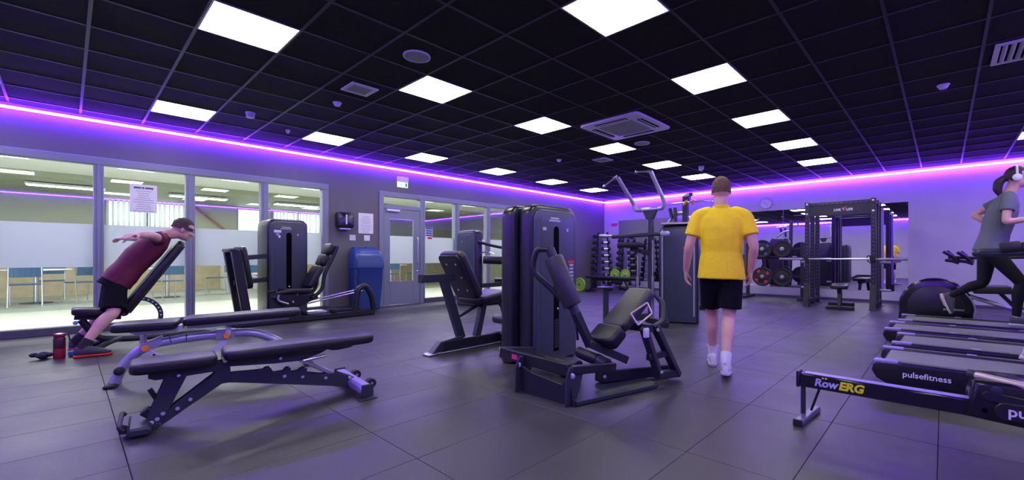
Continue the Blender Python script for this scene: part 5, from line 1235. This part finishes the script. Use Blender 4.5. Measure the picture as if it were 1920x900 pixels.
def person(label, base, J, m_top, m_bot, shoe_mats, hair_mat, sleeve=.55, leg_cover=.55, sock=None, k=1.0, female=False, hair_cut=None, tight=False, top_long=0.0, voxel=.0075, collar=False):
    T = thing('person', label, 'person', base)
    rt = (V(J['sR']) - V(J['sL'])).normalized(); pel, che, nek = V(J['pel']), V(J['che']), V(J['nek'])
    def fwd(ax): 
        f = V((0, 0, 0)) + V(J['fwd']); ax = V(ax).normalized(); return (f - ax * f.dot(ax)).normalized()
    hrt = (V(J['hR']) - V(J['hL'])).normalized()
    a1, a2 = (che - pel).normalized(), (nek - che).normalized(); f1, f2 = fwd(a1), fwd(a2)
    sw = .93 if female else 1.0
    def torso(b, g, lo=-.10):
        secs = [(pel + a1 * lo * k, (.13 + g) * k, (.095 + g) * k, f1), (pel, (.165 + g) * k, (.115 + g) * k, f1), (lerp(pel, che, .30), (.150 * sw + g) * k, (.105 + g) * k, f1), (lerp(pel, che, .55), (.140 * sw + g) * k, (.100 + g) * k, f1),
                (che, (.160 * sw + g) * k, (.115 + g) * k, (f1 + f2) / 2), (lerp(che, nek, .35), (.172 * sw + g) * k, (.112 + g) * k, f2), (lerp(che, nek, .65), (.165 * sw + g) * k, (.092 + g) * k, f2), (lerp(che, nek, .86), (.110 * sw + g * .7) * k, (.070 + g * .7) * k, f2), (lerp(che, nek, 1.0), (.060 + g * .3) * k, (.056 + g * .3) * k, f2)]
        loft(b, secs, rt)
    # body: one surface
    b = BM(); torso(b, 0)
    hc, hf, hu = V(J['head']), V(J['hf']), V(J['hu'])
    chain(b, [lerp(che, nek, .85), nek, hc - hu.normalized() * .05 * k - hf.normalized() * .012 * k], [.066 * k, .058 * k, .056 * k])
    head(b, hc, hf, hu, k)
    for s in ('L', 'R'):
        sh, el, wr = V(J['s' + s]), V(J['e' + s]), V(J['w' + s]); am = .9 if female else 1.0
        chain(b, [lerp(sh, nek, .35), sh, lerp(sh, el, .45), el, lerp(el, wr, .35), wr], [.055 * k, .056 * k * am, .048 * k * am, .040 * k * am, .039 * k * am, .026 * k])
        hd = J.get('hd' + s, (wr - el)); hand(b, wr, hd, J['hn' + s], J['ht' + s], J.get('curl', .55), k)
        hp, kn, an = V(J['h' + s]), V(J['k' + s]), V(J['a' + s])
        bk = -V(J['fwd']); d = (an - kn).normalized(); bk = (bk - d * bk.dot(d)); bk = bk.normalized() if bk.length > 1e-4 else V((0, 0, 0))
        chain(b, [hp, lerp(hp, kn, .4), kn, lerp(kn, an, .30) + bk * .018 * k, lerp(kn, an, .6) + bk * .008 * k, an], [.085 * k, .074 * k, .054 * k, .057 * k, .044 * k, .034 * k])
        t0, h0 = V(J['t' + s]), V(J['q' + s]); chain(b, [an, lerp(h0, t0, .25) + V((0, 0, .05)), lerp(h0, t0, .7) + V((0, 0, .035))], [.03 * k, .03 * k, .026 * k], 10)
    body = obj('body', fused(b, voxel, 3), m_skin, T)
    eyes(T, hc, hf, hu, k)
    if hair_cut: hair(T, hc, hf, hu, k, hair_mat, hair_cut)
    # top
    b = BM(); g = .012 if tight else .022
    hem = .06 + top_long; fl = 0 if top_long >= 0 else -.012
    loft(b, [(pel - a1 * hem * k, (.180 + g + fl) * k, (.128 + g + fl) * k, f1), (pel - a1 * (hem - .05) * k, (.176 + g + fl) * k, (.125 + g + fl) * k, f1), (lerp(pel, che, .2), (.166 * sw + g) * k, (.116 + g) * k, f1), (lerp(pel, che, .55), (.152 * sw + g) * k, (.106 + g) * k, f1),
             (che, (.165 * sw + g) * k, (.116 + g) * k, (f1 + f2) / 2), (lerp(che, nek, .35), (.176 * sw + g) * k, (.112 + g) * k, f2), (lerp(che, nek, .65), (.168 * sw + g) * k, (.092 + g) * k, f2), (lerp(che, nek, .86), (.112 * sw + g * .6) * k, (.070 + g * .6) * k, f2), (lerp(che, nek, .99), (.062 + g * .3) * k, (.056 + g * .3) * k, f2)], rt)
    for s in ('L', 'R'):
        sh, el, wr = V(J['s' + s]), V(J['e' + s]), V(J['w' + s]); e = lerp(sh, el, sleeve * 1.0)
        chain(b, [lerp(sh, nek, .45), sh, e], [.056 * k, (.062 if not tight else .060) * k, (.068 if not tight else .056) * k], open_end=True)
    sh_o = obj('shirt', fused(b, .0085, 3), m_top, T)
    if collar:
        b = BM(); ax, s_, u_ = basis(nek - che + V((0, 0, .001))); lathe(b, [(.070 * k, -.012), (.074 * k, .0), (.068 * k, .022), (.060 * k, .024)], lerp(che, nek, .97), (nek - che), 20); obj('collar', b, m_top, sh_o)
    # shorts or leggings
    b = BM(); loose = .0 if leg_cover > .9 else 1.0
    secs = [(pel + a1 * .03 * k, .150 * k, .108 * k, f1), (pel, (.168) * k, (.118) * k, f1), (pel - a1 * .09 * k, (.172 + .010 * loose) * k, (.122 + .008 * loose) * k, f1)]; loft(b, secs, hrt)
    low = (V(J['hL']) + V(J['hR'])) / 2; leg = ((V(J['kL']) + V(J['kR'])) / 2 - low).normalized()
    if leg_cover < .9: chain(b, [low, low + leg * .10 * k], [.10 * k, .085 * k])
    for s in ('L', 'R'):
        hp, kn, an = V(J['h' + s]), V(J['k' + s]), V(J['a' + s])
        if leg_cover > .9:
            d = (an - kn).normalized(); bk = -V(J['fwd']); bk = (bk - d * bk.dot(d)).normalized()
            chain(b, [hp, lerp(hp, kn, .4), kn, lerp(kn, an, .3) + bk * .018 * k, lerp(kn, an, .6) + bk * .008 * k, lerp(kn, an, .93)], [.093 * k, .081 * k, .058 * k, .058 * k, .046 * k, .039 * k])
        else:
            e = lerp(hp, kn, leg_cover * 1.25); chain(b, [hp, lerp(hp, e, .5), e], [.094 * k, .098 * k, .102 * k], open_end=True)
    obj('shorts' if leg_cover < .9 else 'leggings', fused(b, .0085, 3), m_bot, T)
    for s in ('L', 'R'):
        shoe(T, J['a' + s], J['q' + s], J['t' + s], *shoe_mats)
        if sock is not None:
            kn, an = V(J['k' + s]), V(J['a' + s]); t = BM(); tube(t, [lerp(an, V(J['q' + s]).lerp(V(J['t' + s]), .25), .45) + V((0, 0, .0)), an, lerp(an, kn, .22)], [.037 * k, .040 * k, .047 * k], 16); obj('sock', t, sock, T)
    return T
def short_cut(front=.35, low=-.42):
    return lambda y, z, x: (y > front and z < .45 + (y - front) * .3) or z < low or (y > -.2 and z < -.05 and y > -.6) 

# man in yellow walking away
F = V((-.35, .937, 0)); R_ = V((.937, .35, 0)); c0 = V((-1.47, 3.90, 0))
def q(s, t, z): return c0 + R_ * s + F * t + V((0, 0, z))
J = dict(fwd=F, pel=q(.025, .0, .90), che=q(.028, .01, 1.16), nek=q(.025, .01, 1.445), head=q(.025, .035, 1.585), hf=F + V((0, 0, -.1)), hu=V((0, 0, 1)),
         sL=q(-.175, 0, 1.365), sR=q(.225, 0, 1.355), eL=q(-.245, -.03, 1.085), eR=q(.285, -.05, 1.09), wL=q(-.275, .07, .875), wR=q(.262, .05, .875),
         hdL=V((0, 0, -1)) + F * .2, hdR=V((0, 0, -1)) + F * .2, hnL=-R_, hnR=R_, htL=F, htR=F, curl=.75,
         hL=q(-.065, .01, .86), hR=q(.115, -.01, .86), kL=q(-.052, .17, .475), kR=q(.085, -.02, .465), aL=q(-.045, .20, .10), aR=q(.058, -.27, .125),
         qL=q(-.045, .13, .0), tL=q(-.06, .395, .0), qR=q(.058, -.315, .035), tR=q(.07, -.055, .0))
person('man in yellow t-shirt and black shorts walking away', (-1.47, 3.9, 0), J, mat('yellow_jersey', (.95, .71, .006), .75, var=.06, scale=9, bump=.3, bscale=30), mat('black_shorts', (.007, .008, .010), .95, bump=.3, bscale=25, spec=.12), (mat('shoe_white', (.66, .66, .68), .6), mat('sole_white', (.58, .58, .60), .6), mat('lace_grey', (.35, .35, .38), .8)), mat('hair_brown', (.13, .07, .035), .75, var=.45, scale=50, bump=.8, bscale=90), .62, .62, mat('sock_white', (.68, .68, .72), .8), .98, hair_cut=lambda y, z, x: z < -.45 or (y > .45 and z < .5) or (y > -.15 and z < -.02), top_long=.035, collar=True)

# man in dark red leaning on the bench
F = V((0, .84, -.54))
X0 = -6.62
J = dict(fwd=F, pel=(X0, .37, .745), che=(X0, .545, 1.005), nek=(X0, .775, 1.265), head=(X0, .925, 1.325), hf=(0.02, .94, -.34), hu=(0, .36, .93),
         sL=(X0 - .19, .70, 1.20), sR=(X0 + .19, .70, 1.20), eL=(X0 - .43, .60, 1.235), eR=(X0 + .43, .60, 1.235), wL=(X0 - .62, .47, 1.225), wR=(X0 + .62, .47, 1.225),
         hnL=(0, .3, 1), hnR=(0, .3, 1), htL=(-.3, .9, 0), htR=(.3, .9, 0), curl=.6,
         hL=(X0 - .09, .35, .72), hR=(X0 + .09, .35, .72), kL=(X0 - .22, .33, .40), kR=(X0 + .22, .33, .42), aL=(X0 - .28, .06, .10), aR=(X0 + .28, .10, .10),
         qL=(X0 - .28, .01, 0), tL=(X0 - .30, .27, 0), qR=(X0 + .28, .045, 0), tR=(X0 + .30, .315, 0))
mr = person('man in dark red t-shirt leaning chest down on the incline bench', (-6.62, .2, 0), J, mat('maroon_jersey', (.11, .004, .026), .75, var=.08, scale=9), mat('black_shorts', (.016, .018, .022), .8), (mat('shoe_grey', (.045, .045, .06), .6), mat('sole_red', (.62, .03, .015), .5), mat('lace_orange', (.75, .25, .02), .6)), mat('hair_dark', (.06, .04, .03), .75, var=.4, scale=50, bump=.8, bscale=90), .40, .72, mat('sock_black', (.015, .015, .018), .8), 1.03, top_long=-.03, hair_cut=lambda y, z, x: z < -.30 or (y > .5 and z < .55) or (y > -.05 and z < .05))
t = BM(); hc = V((X0, .925, 1.325)); hf = V((.02, .94, -.34)).normalized(); hu = V((0, .34, .94)); hu = (hu - hf * hu.dot(hf)).normalized(); hr = hf.cross(hu)
rings = []
for a in range(0, 360, 15):
    a = math.radians(a); c = hc + (hr * .082 * math.cos(a) + hf * (.100 * math.sin(a) + .002) + hu * .022) * .96; o_ = (hr * math.cos(a) + hf * math.sin(a)).normalized()
    rings.append([t.verts.new(c + hu * z + o_ * w) for z, w in ((-.018, 0), (-.018, .007), (.018, .007), (.018, 0))])
for i in range(len(rings)):
    r0, r1 = rings[i], rings[(i + 1) % len(rings)]
    for k_ in range(4): t.faces.new((r0[k_], r0[(k_ + 1) % 4], r1[(k_ + 1) % 4], r1[k_]))
obj('headband', t, mat('headband', (.035, .03, .07), .5), mr)

# woman running
F = V((1, 0, 0)); YW = 7.5
J = dict(fwd=F, pel=(.42, YW, 1.12), che=(.485, YW, 1.43), nek=(.575, YW, 1.755), head=(.635, YW, 1.93), hf=(1, .05, -.06), hu=(0, 0, 1),
         sL=(.53, YW + .17, 1.69), sR=(.56, YW - .17, 1.69), eL=(.285, YW + .25, 1.53), eR=(.525, YW - .26, 1.40), wL=(.43, YW + .12, 1.40), wR=(.77, YW - .20, 1.44),
         hnL=(0, 1, .2), hnR=(0, -1, .2), htL=(.2, 0, 1), htR=(.2, 0, 1), curl=1.1,
         hL=(.40, YW + .085, 1.07), hR=(.42, YW - .085, 1.07), kL=(.36, YW + .08, .68), kR=(.67, YW - .085, .70), aL=(.045, YW + .08, .50), aR=(.62, YW - .085, .30),
         qL=(-.035, YW + .08, .525), tL=(.055, YW + .08, .285), qR=(.565, YW - .085, .207), tR=(.82, YW - .09, .21))
wm = person('woman in grey t-shirt and black leggings running on a treadmill', (.45, YW, .207), J, mat('grey_jersey', (.13, .15, .16), .8, var=.06, scale=9), mat('black_leggings', (.008, .009, .012), .7, spec=.25), (mat('shoe_dark', (.06, .07, .09), .6), mat('sole_white', (.58, .58, .60), .6), mat('lace_grey', (.35, .35, .38), .8)), mat('hair_black', (.022, .012, .016), .6), .55, 1.0, None, 1.0, female=True, hair_cut=lambda y, z, x: z < -.62 or (y > .42 and z < .5) or (y > .05 and z < -.05), tight=False)
hc = V((.635, YW, 1.93))
t = BM(); chain(t, [hc + V((-.10, 0, .01)), hc + V((-.15, 0, -.04)), hc + V((-.16, 0, -.12)), hc + V((-.13, 0, -.21))], [.035, .046, .042, .018]); obj('ponytail', t, MATS['hair_black'], wm)
t = BM(); pts = [hc + V((-.005, .088 * math.sin(a), .022 + .118 * math.cos(a))) for a in [math.radians(k_) for k_ in range(-95, 96, 10)]]; tube(t, pts, .011, 8); hp_ = obj('headphone_band', t, m_white, wm)
for s in (-1, 1):
    t = BM(); lathe(t, [(.030, 0), (.040, .008), (.040, .026), (.028, .034)], hc + V((-.005, s * .076, -.005)), (0, s, 0), 20); obj('ear_cup', t, m_white, hp_)

# walker on the nearest treadmill, nearly all outside the frame
YW = 4.585
J = dict(fwd=F, pel=(.82, YW, 1.10), che=(.84, YW, 1.38), nek=(.87, YW, 1.66), head=(.90, YW, 1.82), hf=(1, 0, -.05), hu=(0, 0, 1),
         sL=(.86, YW + .18, 1.59), sR=(.86, YW - .18, 1.59), eL=(.84, YW + .24, 1.31), eR=(.90, YW - .24, 1.31), wL=(1.02, YW + .22, 1.17), wR=(1.08, YW - .22, 1.22),
         hnL=(0, 1, 0), hnR=(0, -1, 0), htL=(.2, 0, 1), htR=(.2, 0, 1), curl=.8,
         hL=(.82, YW + .09, 1.06), hR=(.82, YW - .09, 1.06), kL=(.98, YW + .085, .66), kR=(.74, YW - .085, .64), aL=(1.02, YW + .08, .305), aR=(.47, YW + .02, .345),
         qL=(.965, YW + .08, .207), tL=(1.225, YW + .08, .207), qR=(.40, YW + .02, .275), tR=(.62, YW + .02, .210))
person('person on the nearest treadmill, only a pale shoe inside the frame', (.8, YW, .207), J, mat('grey_jersey', (.13, .15, .16), .8), mat('black_shorts', (.016, .018, .022), .8), (mat('shoe_pink', (.62, .45, .50), .6), mat('sole_white', (.58, .58, .60), .6), mat('lace_grey', (.35, .35, .38), .8)), MATS['hair_brown'], .55, .6, mat('sock_white', (.68, .68, .72), .8), 1.0, hair_cut=lambda y, z, x: z < -.45 or (y > .45 and z < .5) or (y > -.15 and z < -.02), voxel=.009)
